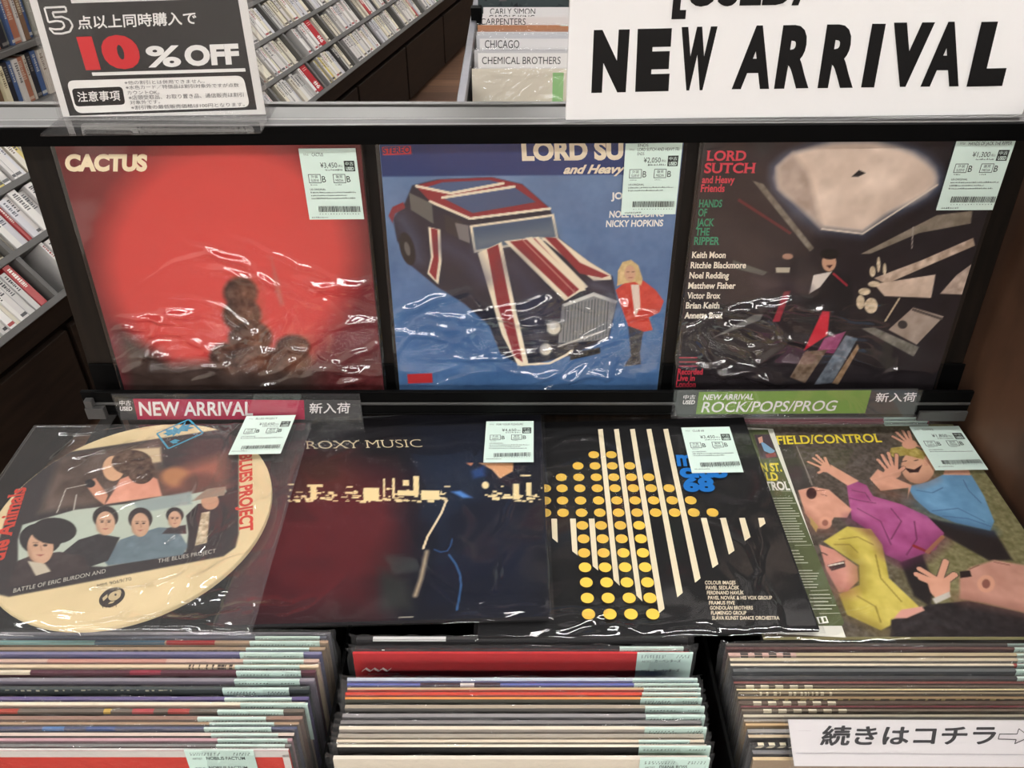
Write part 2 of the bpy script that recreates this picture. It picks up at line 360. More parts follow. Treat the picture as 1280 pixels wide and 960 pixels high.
# top rail: aluminium extrusion with a raised back bead and two ridges
mb = MB()
def railbox(t0, t1, z0, z1, rc=(104, 102, 100)):
    f0, f1, bk = V(-.66, .797, 0), V(.548, .8165, 0), .873
    q = lambda F, t, z: V(F[0], F[1]+(bk-F[1])*t, z)
    o = q(f0, t0, z0); i = len(mb.v)
    mb.v += [tuple(q(F, t, z)) for z in (z0, z1) for t in (t0, t1) for F in (f0, f1)]
    for a in ((0, 2, 3, 1), (4, 5, 7, 6), (0, 1, 5, 4), (2, 6, 7, 3), (0, 4, 6, 2), (1, 3, 7, 5)): mb.f.append(tuple(i+k for k in a)); mb.c.append(rc)
railbox(0, 1, 1.236, 1.2385); railbox(.0, .06, 1.2385, 1.2412, (120, 118, 116)); railbox(.08, .27, 1.2385, 1.2402, (70, 68, 67)); railbox(.27, .31, 1.2385, 1.2408, (150, 148, 146)); railbox(.32, .83, 1.2385, 1.2406); railbox(.88, 1, 1.2385, 1.2425)
bevel(mb.build('top_rail', paint(.36, .5, .9), stand), .0005)
mb = MB()
mb.prism([V(-.66, .795, 1.222), V(-.66, .795, 1.2392), V(-.66, .7975, 1.2408), V(-.66, .8, 1.2392), V(-.66, .8, 1.222)], V(1.208, .0195, 0), (20, 19, 19))
mb.build('rail_lip', M_BLACK, stand)
# ledge: trough with back lip, front lip and light apron
mb = MB(); mb.abox(-.512, .548, .787, .830, .893, .8965, (15, 14, 14)); mb.abox(-.512, .548, .787, .792, .897, .928, (15, 14, 14))
mb.box(PLC.p(-.512, -.018, -.0105), (1.06, 0, 0), PLC.n*.003, PLC.ey*.05, (15, 14, 14)); bevel(mb.build('ledge', M_BLACK, stand), .0008)
mb = MB(); mb.abox(-.507, -.498, .779, .787, .909, .920, (70, 70, 70)); mb.abox(-.507, .548, .7863, .7872, .9088, .9125, (70, 70, 70)); mb.abox(-.509, -.487, .779, .787, .893, .9085, (70, 70, 70)); mb.abox(.49, .548, .784, .788, .886, .9, (60, 60, 60))
bevel(mb.build('ledge_trim', flat('dark_grey_metal', (62, 61, 60), .4), stand), .001)
mb = MB(); mb.abox(-.505, .548, .852, .870, .4, .893, BT); mb.build('kick_panel', wood('dark_stained_wood', (30, 23, 18), (52, 41, 32), (90, 4, 4)), stand)
mb = MB(); mb.abox(-.5, .548, .8505, .852, .864, .867, (120, 110, 95)); mb.build('edge_strip', flat('pale_edge_strip', (120, 108, 92), .5), stand)
mb = MB(); mb.abox(.558, .58, .20, .90, 0, 1.30, (80, 57, 44)); bevel(mb.build('side_panel', M_BROWN, stand), .001)
mb = MB(); mb.abox(-.532, -.514, .27, .856, 0, .845, BT); bevel(mb.build('side_panel', M_DARKWOOD, stand), .001)
for xd in (-.1615, .189):
    mb = MB(); mb.abox(xd-.002, xd+.002, .29, .838, .5, .835, (14, 13, 13)); bevel(mb.build('bin_divider', M_BLACK, stand), .001)
mb = MB(); mb.abox(-.514, .549, .27, .29, .0, .74, BT); bevel(mb.build('bin_front', M_DARKWOOD, stand), .001)
mb = MB(); mb.abox(-.514, .549, .29, .838, .50, .518, BT); mb.build('bin_floor', M_DARKWOOD, stand)

# ------------------------------------------------------------------ signs on the top rail
def lean_plane(bl, br, deg):
    ex = unit(br-bl); bk = unit(np.cross((0, 0, 1), ex)); t = math.radians(deg)
    return Pl(bl, ex, V(0, 0, 1)*math.cos(t)+bk*math.sin(t))
WHITE, BLK, RED = (222, 220, 217), (18, 16, 17), (196, 36, 42)
s = thing('sale_sign', 'black and white discount sign with red percentage in a clear stand on the rail', 'sign', hz(200, 146, 1.2415))
pl = lean_plane(hz(79, 146, 1.246), hz(332, 143, 1.246), 3.0); W_ = pl.ab(332, 143)[0]
t = T(0, 0, .28125)
def quad_up(q, top):             # bottom and top corners seen in the photo, carried on upwards to height top
    c = [pl.ab(*p) for p in q]; return [c[0], c[1], c[1]+(c[2]-c[1])*(top/(c[2]-c[1])[1]), c[0]+(c[3]-c[0])*(top/(c[3]-c[0])[1])]
mb = MB(); PQ = quad_up([(79, 146), (332, 143), (308, 0), (36.5, 0)], .165)
mb.prism([pl.p(*q, -.0012) for q in PQ], pl.n*.001, WHITE); mb.fan(pl, PQ, WHITE)
mb.fan(pl, quad_up(t((310, 515), (1142, 487), (1058, 0), (165, 0)), .155), BLK)
mb.build('printed_card', M_PAPER, s)
mb = MB()
mb.line(pl, *t((316, 7), (1060, -16)), .0028, WHITE)
t5 = T(0, 0, .09375); F5 = t5((598, 102), (872, 90), (888, 155), (702, 164), (726, 230), (830, 222), (930, 265), (972, 340), (935, 420), (830, 447), (725, 445), (660, 376), (745, 390), (830, 384), (866, 345), (840, 288), (760, 276), (652, 294))
for a_, b_ in zip(F5, F5[1:]+F5[:1]):
    mb.line(pl, a_, b_, .0017, WHITE)
mb.row(pl, t, '点以上同時購入で', 350, 130, 876, 108, 60, WHITE, -8, off=.018)
mb.row(pl, t, '10', 385, 313, 640, 303, 152, RED, -45, off=.07, full=True)
mb.row(pl, t, '%', 655, 299, 808, 296, 96, WHITE, -8, off=.03, full=True); mb.row(pl, t, 'OFF', 828, 294, 1068, 285, 94, WHITE, -12, off=.05, full=True)
mb.line(pl, *t((412, 328), (1092, 309)), .003, WHITE)
def rbox(mb, pl, q, r, col):
    P = [pl.ab(*p) for p in q]; out = []
    for i in range(4):
        p, a, c = P[i], P[i-1], P[(i+1) % 4]; ua, uc = unit(a-p), unit(c-p)
        for k in np.linspace(0, 1, 6): out.append(p+ua*r*(1-k)**2+uc*r*k**2)
    mb.fan(pl, out, col)
rbox(mb, pl, t((297, 357), (340, 502), (1113, 474), (1083, 334)), .007, (226, 224, 220))
rbox(mb, pl, t((320, 392), (338, 472), (560, 463), (546, 383)), .004, BLK)
mb.row(pl, t, '注意事項', 350, 452, 538, 445, 46, WHITE, -6, off=.012)
for x0, y0, x1, y1, h, sx in ((557, 374, 912, 367, 17, '※他の割引とは併用できません。'), (563, 396, 1064, 385, 18, '※水色カード／特価品は割引対象外ですが点数'), (570, 419, 712, 416, 17, 'カウントOK。'),
        (576, 442, 1085, 428, 20, '※店頭受取品、お取り置き品、通信販売は割引'), (582, 462, 715, 458, 17, '対象外です。'), (587, 485, 1090, 470, 18, '※割引後の最低販売価格は100円となります。')):
    mb.row(pl, t, sx, x0, y0, x1, y1, h, (50, 50, 52), -3, full=True)
mb.build('lettering', M_PAPER, s)
mb = MB(); mb.box(pl.p(-.004, -.004, .0006), pl.ex*(W_+.008), pl.ey*.165, pl.n*.0015, WHITE); mb.box(pl.p(-.004, -.004, -.004), pl.ex*(W_+.008), pl.ey*.165, pl.n*.0015, WHITE)
fb = pl.p(-.004, -.004, 0); fo = fb-V(0, 0, fb[2]-1.2428); bk = unit(np.cross((0, 0, 1), pl.ex))
mb.box(fo-bk*.045, pl.ex*(W_+.008), bk*.075, V(0, 0, .002), WHITE)
mb.build('acrylic_stand', M_ACR, s)

s = thing('arrival_sign', 'large white board with bold black capitals standing on the right of the rail', 'sign', hz(990, 146, 1.2415))
pl = lean_plane(hz(707, 150, 1.2430), hz(1278, 143, 1.2430), 1.5); W_ = pl.ab(1278, 143)[0]; t = T(680, 0, .46875)
mb = MB(); mb.box(pl.p(0, 0, -.005), pl.ex*W_, pl.ey*.21, pl.n*.005, (218, 217, 216)); bevel(mb.build('board', M_PAPER, s), .0006)
mb = MB(); K = (10, 9, 9)
for ch, xa, ya, xb, yb, xc, yc in (('N', 126, 248, 218, 246, 133, 80), ('E', 243, 245, 332, 243, 250, 77), ('W', 355, 242, 447, 240, 367, 72), ('A', 500, 238, 600, 237, 524, 68), ('R', 613, 237, 705, 235, 638, 67), ('R', 729, 235, 823, 234, 755, 65),
        ('I', 845, 233, 880, 233, 875, 63), ('V', 903, 232, 1008, 231, 933, 60), ('A', 1003, 231, 1105, 230, 1034, 58), ('L', 1126, 231, 1221, 229, 1166, 58)):
    mb.text(pl, ch, *t((xa, ya), (xb, yb), (xc, yc)), K, off={'I': 0, 'A': .045, 'R': .052, 'W': .06}.get(ch, .075), full=True)
mb.row(pl, t, '[USED/', 343, 11, 705, 6, 110, K, 10, off=.04); mb.build('lettering', M_PAPER, s)

# ------------------------------------------------------------------ records facing out on the ledge
def cover(a0, a1, label, base):
    r = thing('record', label, 'record', PLC.p((a0+a1)/2, -.012, 0), 'records facing out on the upper ledge'); g = .004
    mb = MB(); mb.box(PLC.p(a0+g, -.011, -.0045), PLC.ex*(a1-a0-2*g), PLC.ey*.315, PLC.n*.0045, base); bevel(mb.build('sleeve', M_CARD, r), .0006)
    PLC.h = .0002
    return r, Art(PLC, a0+g+.0005, -.0108, a1-g-.0005, .3038, 270, base, int(abs(a0)*1000))
BASEC = .0022
# red record
r, A = cover(-.4765, -.1525, 'record with glowing red disc on a maroon cover, leftmost on the upper ledge', (98, 28, 36)); t = T(60, 170, .3437)
A.noise(10, 8); A.ell(t, 655, 445, 455, 430, (204, 66, 62), soft=.018, k=.97)
A.ell(t, 640, 420, 330, 300, (214, 74, 70), soft=.09, k=.8)
A.poly(t((255, 700), (300, 960), (1250, 960), (1230, 780), (1100, 850), (940, 830), (600, 820), (450, 830)), (62, 46, 40), soft=.010, tex=22, cells=14)
A.poly(t((1000, 840), (1240, 780), (1260, 960), (960, 960)), (86, 28, 30), soft=.02, tex=22, cells=50)
for cx, cy, rx, ry in ((700, 570, 62, 58), (705, 650, 70, 62), (735, 735, 80, 62), (645, 800, 58, 48), (890, 765, 62, 42), (870, 810, 85, 45), (745, 810, 110, 45)):
    A.ell(t, cx, cy, rx, ry, (66, 42, 34), soft=.003, tex=42, cells=60); A.ell(t, cx+26, cy+6, rx*.5, ry*.8, (150, 92, 62), soft=.014, k=.6, tex=30, cells=70)
A.poly(t((812, 440), (838, 520), (858, 610), (845, 620), (825, 560)), (188, 92, 82), soft=.002)
A.build('artwork', M_SAT, r, .0002)
mb = MB(); mb.row(PLC, t, 'CACTUS', 62, 124, 360, 124, 54, (242, 226, 190), 0, off=.06); mb.build('lettering', M_SAT, r)
wrap(PLC, -.4765, -.013, -.1525, .309, r, 3, BASEC, [(16, (.03, .97), (.02, .3), .1, .5, .0016), (9, (.45, .95), (.25, .6), -.45, .15, .0012), (7, (.02, .3), (.05, .45), -.3, .6, .0016), (6, (.85, .99), (.1, .5), .15, .3, .0014)])
price_tag(PLC, [(374, 184), (445, 184), (456, 272), (388, 273)], 'CACTUS', '¥3,450', r, 3, .0042, seed=1)
# blue record
r, A = cover(-.141, .181, 'blue record cover with an old dark car in red and cream stripes', (96, 124, 160)); t = T(450, 170, .3437)
A.poly(t((40, 600), (1200, 600), (1150, 940), (80, 940)), (48, 92, 144), soft=.12); A.noise(14, 7); A.noise(6, 50)
A.poly(t((20, -20), (1200, -20), (1190, 138), (30, 148)), (20, 50, 104), soft=.0008)
CR, RD, NV = (232, 218, 192), (136, 36, 44), (22, 24, 42)
A.poly(t((120, 300), (165, 240), (190, 180), (280, 158), (480, 150), (590, 175), (690, 262), (725, 372), (830, 455), (918, 510), (935, 600), (905, 735), (760, 800), (590, 838), (510, 790), (470, 690), (380, 610), (280, 548), (185, 470), (135, 380)), NV, soft=.001)
A.poly(t((104, 290), (118, 258), (158, 240), (165, 262), (128, 282), (118, 316)), RD)
A.poly(t((200, 180), (290, 158), (480, 150), (590, 176), (690, 264), (400, 300), (255, 238)), RD); A.poly(t((230, 190), (300, 168), (470, 160), (520, 172), (330, 205)), (70, 92, 128)); A.poly(t((300, 225), (560, 185), (640, 240), (410, 280)), (64, 84, 118))
for q in (((255, 238), (400, 300), (690, 264)), ((205, 182), (330, 208), (520, 172)), ((300, 224), (560, 184))): A.stroke(t(*q), .003, CR)
A.poly(t((178, 205), (262, 245), (268, 320), (185, 268)), (92, 92, 88)); A.poly(t((305, 285), (372, 312), (398, 395), (310, 345)), (40, 38, 42)); A.poly(t((345, 315), (395, 325), (400, 390), (360, 375)), (116, 112, 112))
A.poly(t((398, 325), (705, 283), (722, 372), (415, 425)), CR); A.poly(t((410, 332), (697, 293), (711, 366), (422, 414)), (62, 84, 110)); A.poly(t((420, 375), (700, 330), (710, 364), (424, 410)), (104, 116, 126), soft=.01)
A.poly(t((248, 330), (292, 340), (297, 455), (285, 540), (245, 500), (258, 440)), CR); A.poly(t((258, 335), (282, 340), (286, 452), (276, 525), (252, 495), (267, 440)), RD)
A.poly(t((428, 425), (515, 385), (560, 600), (612, 826), (575, 835), (515, 720), (462, 540)), CR); A.poly(t((462, 412), (503, 394), (545, 600), (592, 822), (560, 800), (498, 610)), RD)
A.poly(t((525, 382), (650, 366), (830, 548), (745, 600)), CR); A.poly(t((545, 384), (636, 372), (805, 552), (757, 586)), RD); A.stroke(t((590, 376), (782, 570)), .0012, (190, 130, 120))
A.poly(t((600, 370), (625, 367), (822, 560), (805, 565)), CR); A.poly(t((655, 368), (722, 372), (832, 456), (912, 505), (915, 522), (850, 526)), CR); A.poly(t((672, 368), (712, 370), (800, 460), (905, 508), (880, 516), (800, 500)), RD)
A.poly(t((735, 612), (850, 572), (935, 600), (900, 740), (720, 755)), (128, 130, 132)); 
for k in range(14): A.stroke(t((748+k*12, 612-k*2), (738+k*12, 745)), .0009, (70, 74, 80))
A.poly(t((735, 612), (850, 568), (938, 600), (930, 610), (850, 582), (745, 620)), (205, 205, 200))
for cx, cy, rr in ((705, 697, 30), (675, 775, 26)): A.ell(t, cx, cy, rr, rr, (84, 84, 84)); A.ell(t, cx, cy, rr*.8, rr*.8, (214, 206, 190)); A.ell(t, cx-4, cy-4, rr*.4, rr*.4, (240, 238, 230))
A.stroke(t((585, 832), (690, 826), (752, 795), (770, 780)), .003, CR); A.stroke(t((722, 765), (880, 710)), .002, (200, 196, 188)); A.poly(t((762, 790), (872, 768), (875, 790), (765, 815)), (30, 30, 34))
for q, w_, c in ((((150, 300), (200, 380), (215, 450)), .010, (70, 78, 104)), (((310, 400), (400, 450), (450, 520)), .012, (62, 66, 92)), (((560, 470), (650, 600), (690, 640)), .016, (58, 60, 84)), (((850, 540), (905, 560), (925, 610)), .008, (84, 88, 108)), (((600, 620), (640, 700), (650, 760)), .010, (66, 68, 88))):
    A.stroke(t(*q), w_, c, soft=w_, k=.8)
A.ell(t, 172, 410, 26, 62, (14, 14, 18), rot=-.25); A.ell(t, 172, 410, 10, 26, (90, 88, 86), rot=-.25)
A.poly(t((930, 560), (965, 530), (1030, 525), (1075, 560), (1105, 600), (1090, 640), (1050, 660), (1065, 705), (1030, 712), (975, 690), (950, 620)), (196, 62, 48), tex=14, cells=60)
A.poly(t((985, 540), (1015, 540), (1020, 620), (1000, 660)), (222, 205, 190)); A.poly(t((935, 545), (938, 490), (955, 458), (985, 450), (1012, 470), (1028, 520), (1022, 545), (1000, 530), (965, 535)), (206, 178, 126), tex=24, cells=80); A.ell(t, 982, 500, 20, 30, (204, 160, 130)); A.stroke(t((970, 495), (978, 495)), .0009, (90, 62, 52)); A.stroke(t((988, 495), (996, 494)), .0009, (90, 62, 52)); A.stroke(t((976, 516), (990, 515)), .0009, (150, 84, 76))
A.poly(t((975, 690), (1030, 710), (1018, 790), (1022, 830), (960, 838), (985, 800)), (46, 46, 56), tex=16, cells=60)
A.poly(t((80, 40), (185, 36), (188, 66), (84, 70)), (200, 44, 48)); A.poly(t((172, 866), (262, 862), (265, 897), (175, 900)), (186, 44, 48))
A.build('artwork', M_SAT, r, .0002)
mb = MB(); mb.row(PLC, t, 'LORD SU', 585, 86, 962, 82, 64, CR, -4, off=.05, serif=.05); mb.row(PLC, t, 'and Heavy', 738, 136, 955, 134, 30, CR, 14, off=.04)
mb.row(PLC, t, 'STEREO', 84, 64, 182, 60, 22, (40, 52, 96), 0, off=.03); mb.row(PLC, t, 'JO', 913, 229, 955, 228, 23, (232, 230, 222), 0, off=.04)
mb.row(PLC, t, 'NOEL REDDING', 906, 296, 1104, 292, 23, (232, 230, 222), 2, off=.03); mb.row(PLC, t, 'NICKY HOPKINS', 894, 330, 1101, 327, 23, (232, 230, 222), 2, off=.03)
mb.build('lettering', M_SAT, r)
wrap(PLC, -.141, -.013, .181, .309, r, 8, BASEC, [(20, (.08, .75), (.08, .42), .12, .3, .0016), (10, (.6, .97), (.05, .45), .3, .5, .0015), (5, (.02, .2), (.1, .4), .2, .4, .0012)])
price_tag(PLC, [(781, 178), (853, 177), (843, 266), (776, 267)], 'LORD SUTCH AND HEAVY FRI', '¥2,050', r, 2, .0042, title2='ENDS', pre='ENDS', seed=2)
# dark record with the pale vault
r, A = cover(.1935, .5165, 'dark record cover with pale vaulted ceiling and a list of names, rightmost on the ledge', (34, 27, 31)); t = T(830, 160, .375)
A.noise(6, 20)
A.poly(t((360, 130), (420, 78), (560, 46), (700, 42), (830, 78), (915, 150), (925, 195), (760, 290), (665, 362), (515, 345), (430, 290), (370, 200)), (74, 84, 104), soft=.008)
A.ell(t, 640, 165, 285, 128, (74, 84, 104), soft=.008); A.ell(t, 640, 165, 268, 116, (222, 200, 182), soft=.005, tex=30, cells=14)
A.poly(t((378, 130), (430, 84), (560, 52), (700, 48), (820, 84), (900, 150), (908, 188), (755, 280), (662, 348), (527, 333), (440, 250), (385, 200)), (222, 200, 182), soft=.004, tex=30, cells=14)
A.poly(t((430, 84), (480, 150), (527, 333), (440, 250), (385, 200), (378, 130)), (172, 152, 138), soft=.004, tex=26, cells=22); A.poly(t((650, 140), (672, 150), (648, 162), (625, 162)), (26, 22, 24)); A.stroke(t((527, 336), (662, 352), (910, 190)), .002, (222, 206, 190))
A.poly(t((296, 176), (330, 186), (500, 400), (486, 412)), (118, 110, 98), tex=30, cells=60); A.stroke(t((250, 240), (420, 350)), .003, (96, 30, 36))
A.poly(t((655, 420), (910, 290), (1028, 276), (1022, 318), (850, 350), (690, 418)), (140, 128, 112), tex=30, cells=40); A.stroke(t((830, 330), (826, 400)), .0012, (170, 160, 150))
A.poly(t((700, 500), (860, 440), (1030, 366), (1036, 392), (900, 450), (740, 520)), (202, 178, 158), tex=46, cells=50)
A.poly(t((700, 520), (905, 488), (890, 566), (735, 560)), (214, 190, 170), tex=26, cells=30); A.poly(t((975, 490), (1030, 450), (1000, 555), (920, 552)), (196, 174, 158), tex=40, cells=50)
A.poly(t((748, 672), (830, 598), (932, 628), (842, 722)), (176, 158, 144), tex=22, cells=30); A.ell(t, 795, 655, 16, 14, (60, 54, 52)); A.stroke(t((830, 605), (925, 636)), .003, (90, 80, 74))
A.poly(t((658, 668), (700, 664), (850, 730), (832, 762)), (126, 122, 112), tex=36, cells=60); A.stroke(t((784, 568), (738, 642)), .0022, (200, 180, 150))
for cx, cy, rx, ry in ((655, 580, 14, 24), (690, 592, 22, 26), (668, 545, 20, 12), (715, 455, 6, 26), (695, 478, 10, 18), (735, 470, 6, 20), (700, 520, 20, 10)): A.ell(t, cx, cy, rx, ry, (216, 196, 166), tex=40, cells=80)
A.poly(t((500, 480), (545, 470), (620, 500), (632, 560), (600, 680), (520, 690), (470, 640), (470, 540)), (26, 22, 26)); A.poly(t((498, 490), (560, 478), (520, 530), (484, 552)), (222, 212, 202)); A.stroke(t((565, 485), (610, 525)), .002, (170, 44, 58))
A.ell(t, 550, 448, 24, 30, (206, 160, 130)); A.ell(t, 552, 420, 32, 18, (22, 18, 18)); A.poly(t((540, 458), (562, 456), (552, 468)), (60, 24, 24))
A.poly(t((372, 465), (420, 465), (418, 482), (374, 482)), (190, 180, 160)); A.ell(t, 412, 428, 18, 10, (170, 130, 110))
A.poly(t((362, 645), (400, 545), (422, 542), (385, 645)), (150, 40, 54)); A.poly(t((466, 742), (528, 610), (552, 612), (545, 690)), (206, 40, 58)); A.poly(t((535, 700), (606, 678), (566, 752), (510, 745)), (150, 70, 110), tex=20, cells=50)
A.poly(t((420, 830), (470, 745), (545, 738), (470, 850)), (120, 100, 82), tex=40, cells=60); A.poly(t((500, 855), (606, 690), (645, 702), (560, 850)), (110, 118, 128), tex=40, cells=60); A.poly(t((560, 850), (645, 720), (650, 735), (580, 855)), (150, 120, 90), tex=30, cells=60)
A.poly(t((160, 700), (320, 640), (330, 620), (300, 622)), (112, 110, 108)); A.poly(t((230, 440), (345, 480), (330, 492), (225, 465)), (86, 90, 84)); A.poly(t((300, 500), (420, 510), (480, 540), (320, 540)), (60, 50, 58), soft=.01)
A.build('artwork', M_SAT, r, .0002)
mb = MB(); R2, G2, C2 = (206, 58, 76), (46, 138, 104), (240, 232, 214)
for sx, x0, x1, yb, h, c, sf in (('LORD', 140, 272, 108, 32, R2, .05), ('SUTCH', 133, 303, 149, 32, R2, .05), ('and Heavy', 126, 234, 183, 23, R2, .03), ('Friends', 121, 201, 212, 24, R2, .03), ('HANDS', 115, 192, 263, 24, G2, .04), ('OF', 113, 142, 293, 24, G2, .04),
        ('JACK', 108, 166, 326, 24, G2, .04), ('THE', 104, 150, 357, 24, G2, .04), ('RIPPER', 98, 184, 388, 25, G2, .04), ('Keith Moon', 92, 205, 432, 20, C2, .03), ('Ritchie Blackmore', 87, 272, 466, 20, C2, .03), ('Noel Redding', 83, 215, 500, 20, C2, .03),
        ('Matthew Fisher', 79, 237, 534, 20, C2, .03), ('Victor Brox', 76, 187, 567, 20, C2, .03), ('Brian Keith', 71, 184, 600, 20, C2, .03), ('Annette Brox', 67, 195, 633, 20, C2, .03), ('Recorded', 44, 128, 820, 19, R2, .03), ('Live in', 41, 102, 841, 19, R2, .03), ('London', 38, 105, 862, 19, R2, .03)):
    mb.row(PLC, t, sx, x0, yb, x1, yb, h, c, h*.1, off=.025, serif=sf)
for y in (764, 778, 792): mb.line(PLC, *t((50, y), (110, y)), .0018, (150, 46, 60))
mb.build('lettering', M_SAT, r)
wrap(PLC, .1935, -.013, .5165, .309, r, 21, BASEC, [(28, (.03, .6), (.02, .42), -.22, .3, .0016), (5, (.4, .95), (.02, .3), -.4, .5, .0010)])
price_tag(PLC, [(1194.5, 170.5), (1269, 169.4), (1238, 261), (1168, 261)], 'HANDS OF JACK THE RIPPER', '¥1,300', r, 3, .0042, pre='ENDS', seed=3)
# ------------------------------------------------------------------ records lying flat across the bins
def flatplane(xl, xr, yf, zl, zr, slope=0.0, rot=0.0):
    ex = unit(V(math.cos(rot), math.sin(rot), 0)*(xr-xl)+V(0, 0, zr-zl)); ey = V(-math.sin(rot), math.cos(rot), math.tan(math.radians(slope)))
    return Pl((xl, yf, zl), ex, ey)
def flat_record(pl, w, hgt, label, base, N=270, th=.0042, bagm=.004):
    r = thing('record', label, 'record', pl.p(w/2, hgt/2, -th), 'records lying flat on top of the bins')
    mb = MB(); mb.box(pl.p(0, 0, -th), pl.ex*w, pl.ey*hgt, pl.n*th, base); bevel(mb.build('sleeve', M_CARD, r), .0006); pl.h = .0002
    return r, Art(pl, .0005, .0005, w-.0005, hgt-.0005, N, base, 5)
# comic record (lowest)
p8 = flatplane(.236, .551, .4865, .8665, .8665); t = T(920, 500, .3229)
r, A = flat_record(p8, .312, .316, 'record with four shouting cartoon men in coloured shirts, half under the dotted record', (128, 122, 84))
A.poly(t((-400, 60), (640, 90), (760, 300), (620, 640), (760, 960), (-400, 1000)), (84, 74, 66), soft=.03); A.noise(26, 90, 2)
SK, LN = (222, 164, 138), (52, 40, 38)
A.poly(t((0, 160), (210, 160), (300, 340), (200, 360), (0, 300)), (62, 56, 52), soft=.004)
def fingers(pts, wid, col=SK): 
    for a, b_ in pts: A.stroke(t(a, b_), wid+.0012, LN); 
    for a, b_ in pts: A.stroke(t(a, b_), wid, col)
A.poly(t((745, 455), (800, 470), (1000, 508), (1070, 620), (980, 622), (760, 500)), (36, 28, 28), soft=.002)
A.poly(t((636, 630), (720, 596), (770, 720), (752, 800), (690, 760)), (32, 26, 27), soft=.002)
A.poly(t((800, 300), (810, 262), (900, 268), (912, 300)), SK)                                        # man in the blue shirt
A.poly(t((664, 335), (740, 318), (800, 290), (912, 292), (960, 372), (1000, 470), (984, 506), (850, 476), (752, 436), (690, 382)), (112, 160, 196), soft=.0008, tex=20, cells=20)
for q in (((760, 430), (860, 420), (960, 470)), ((700, 350), (760, 360), (800, 340)), ((880, 310), (900, 350), (950, 400)), ((800, 450), (900, 460), (985, 490))): A.stroke(t(*q), .0014, (70, 104, 138), k=.7)
A.poly(t((668, 340), (560, 352), (516, 306), (548, 268), (600, 296), (680, 330), (664, 382)), SK, tex=12); A.stroke(t((516, 306), (560, 354), (660, 380)), .001, LN)
A.ell(t, 705, 258, 66, 66, (220, 168, 138), rot=.2, tex=12); A.poly(t((590, 212), (600, 186), (680, 176), (740, 208), (730, 232), (660, 214), (610, 222)), (176, 156, 80), tex=34, cells=80)
A.poly(t((650, 262), (690, 270), (720, 252), (706, 280), (672, 282)), (46, 20, 22)); A.stroke(t((640, 240), (660, 236)), .0012, LN); A.stroke(t((690, 236), (704, 232)), .0012, LN); A.ell(t, 738, 236, 12, 20, SK)
fingers([((600, 290), (550, 232)), ((605, 280), (566, 214)), ((612, 275), (590, 206)), ((620, 275), (622, 212)), ((622, 285), (650, 262))], .0042); A.ell(t, 605, 284, 34, 22, SK)
fingers([((660, 170), (608, 142)), ((664, 165), (622, 126)), ((670, 162), (645, 120)), ((680, 162), (668, 122)), ((690, 172), (720, 185))], .004); A.ell(t, 672, 172, 30, 18, SK)
A.poly(t((428, 330), (470, 316), (505, 330), (530, 372), (640, 404), (740, 450), (806, 516), (772, 580), (640, 626), (580, 600), (536, 520), (448, 462), (438, 400)), (172, 84, 136), soft=.0008, tex=24, cells=20)
for q in (((450, 350), (500, 360), (520, 390)), ((470, 420), (560, 470), (600, 560)), ((440, 380), (480, 390), (540, 400)), ((690, 470), (700, 540), (660, 600)), ((600, 420), (640, 470), (600, 540))): A.stroke(t(*q), .0016, (106, 44, 82), k=.7)
A.poly(t((432, 332), (345, 276), (362, 248), (476, 314)), SK, tex=10)
fingers([((345, 268), (280, 240)), ((350, 260), (300, 226)), ((352, 255), (312, 214)), ((358, 258), (345, 224)), ((340, 272), (320, 282))], .0036); A.ell(t, 346, 264, 22, 16, SK)
A.poly(t((240, 350), (300, 336), (360, 348), (448, 424), (430, 456), (380, 455), (350, 500), (310, 498), (268, 440)), (216, 158, 134), tex=14); A.ell(t, 292, 362, 20, 22, (60, 28, 28)); A.ell(t, 345, 476, 26, 24, SK); A.ell(t, 345, 476, 12, 12, (150, 96, 80))
A.poly(t((285, 450), (318, 490), (310, 512), (288, 480)), (196, 178, 92)); A.stroke(t((690, 566), (745, 590)), .004, (150, 40, 36)); A.stroke(t((740, 590), (800, 530)), .004, (196, 150, 80))
A.poly(t((338, 548), (430, 490), (522, 500), (566, 560), (592, 690), (700, 792), (720, 812), (560, 892), (430, 832), (398, 752), (478, 716), (476, 640), (400, 590)), (206, 188, 90), soft=.0008, tex=26, cells=24)
for q in (((380, 560), (440, 560), (470, 590)), ((400, 540), (470, 530), (530, 560)), ((540, 600), (560, 690), (640, 780)), ((470, 760), (540, 800), (560, 860))): A.stroke(t(*q), .0016, (130, 112, 44), k=.7)
A.poly(t((322, 560), (380, 580), (470, 645), (474, 700), (430, 742), (398, 745), (350, 660)), (214, 150, 134), tex=14); A.poly(t((352, 640), (420, 622), (424, 646), (370, 662)), (52, 22, 24)); A.stroke(t((358, 642), (416, 630)), .0018, (236, 226, 210)); A.stroke(t((330, 590), (352, 600)), .0014, LN)
A.poly(t((596, 935), (600, 852), (750, 792), (900, 778), (1060, 812), (1250, 860), (1250, 935)), (38, 32, 34), soft=.001, tex=20, cells=60)
A.poly(t((865, 690), (905, 650), (1000, 620), (1115, 640), (1250, 700), (1250, 850), (1115, 822), (960, 786), (866, 770)), (204, 150, 132), soft=.0015, tex=18, cells=20); A.ell(t, 968, 712, 34, 34, SK); A.ell(t, 968, 712, 16, 18, (140, 88, 76)); A.poly(t((866, 664), (905, 660), (912, 684), (868, 690)), (40, 26, 26))
fingers([((760, 700), (700, 676)), ((770, 690), (712, 655)), ((790, 690), (812, 625)), ((800, 710), (846, 676)), ((775, 715), (715, 690))], .0062); A.poly(t((735, 690), (830, 690), (828, 745), (780, 775), (752, 745)), SK, tex=12); A.poly(t((760, 770), (826, 742), (832, 762), (772, 790)), (206, 200, 190))
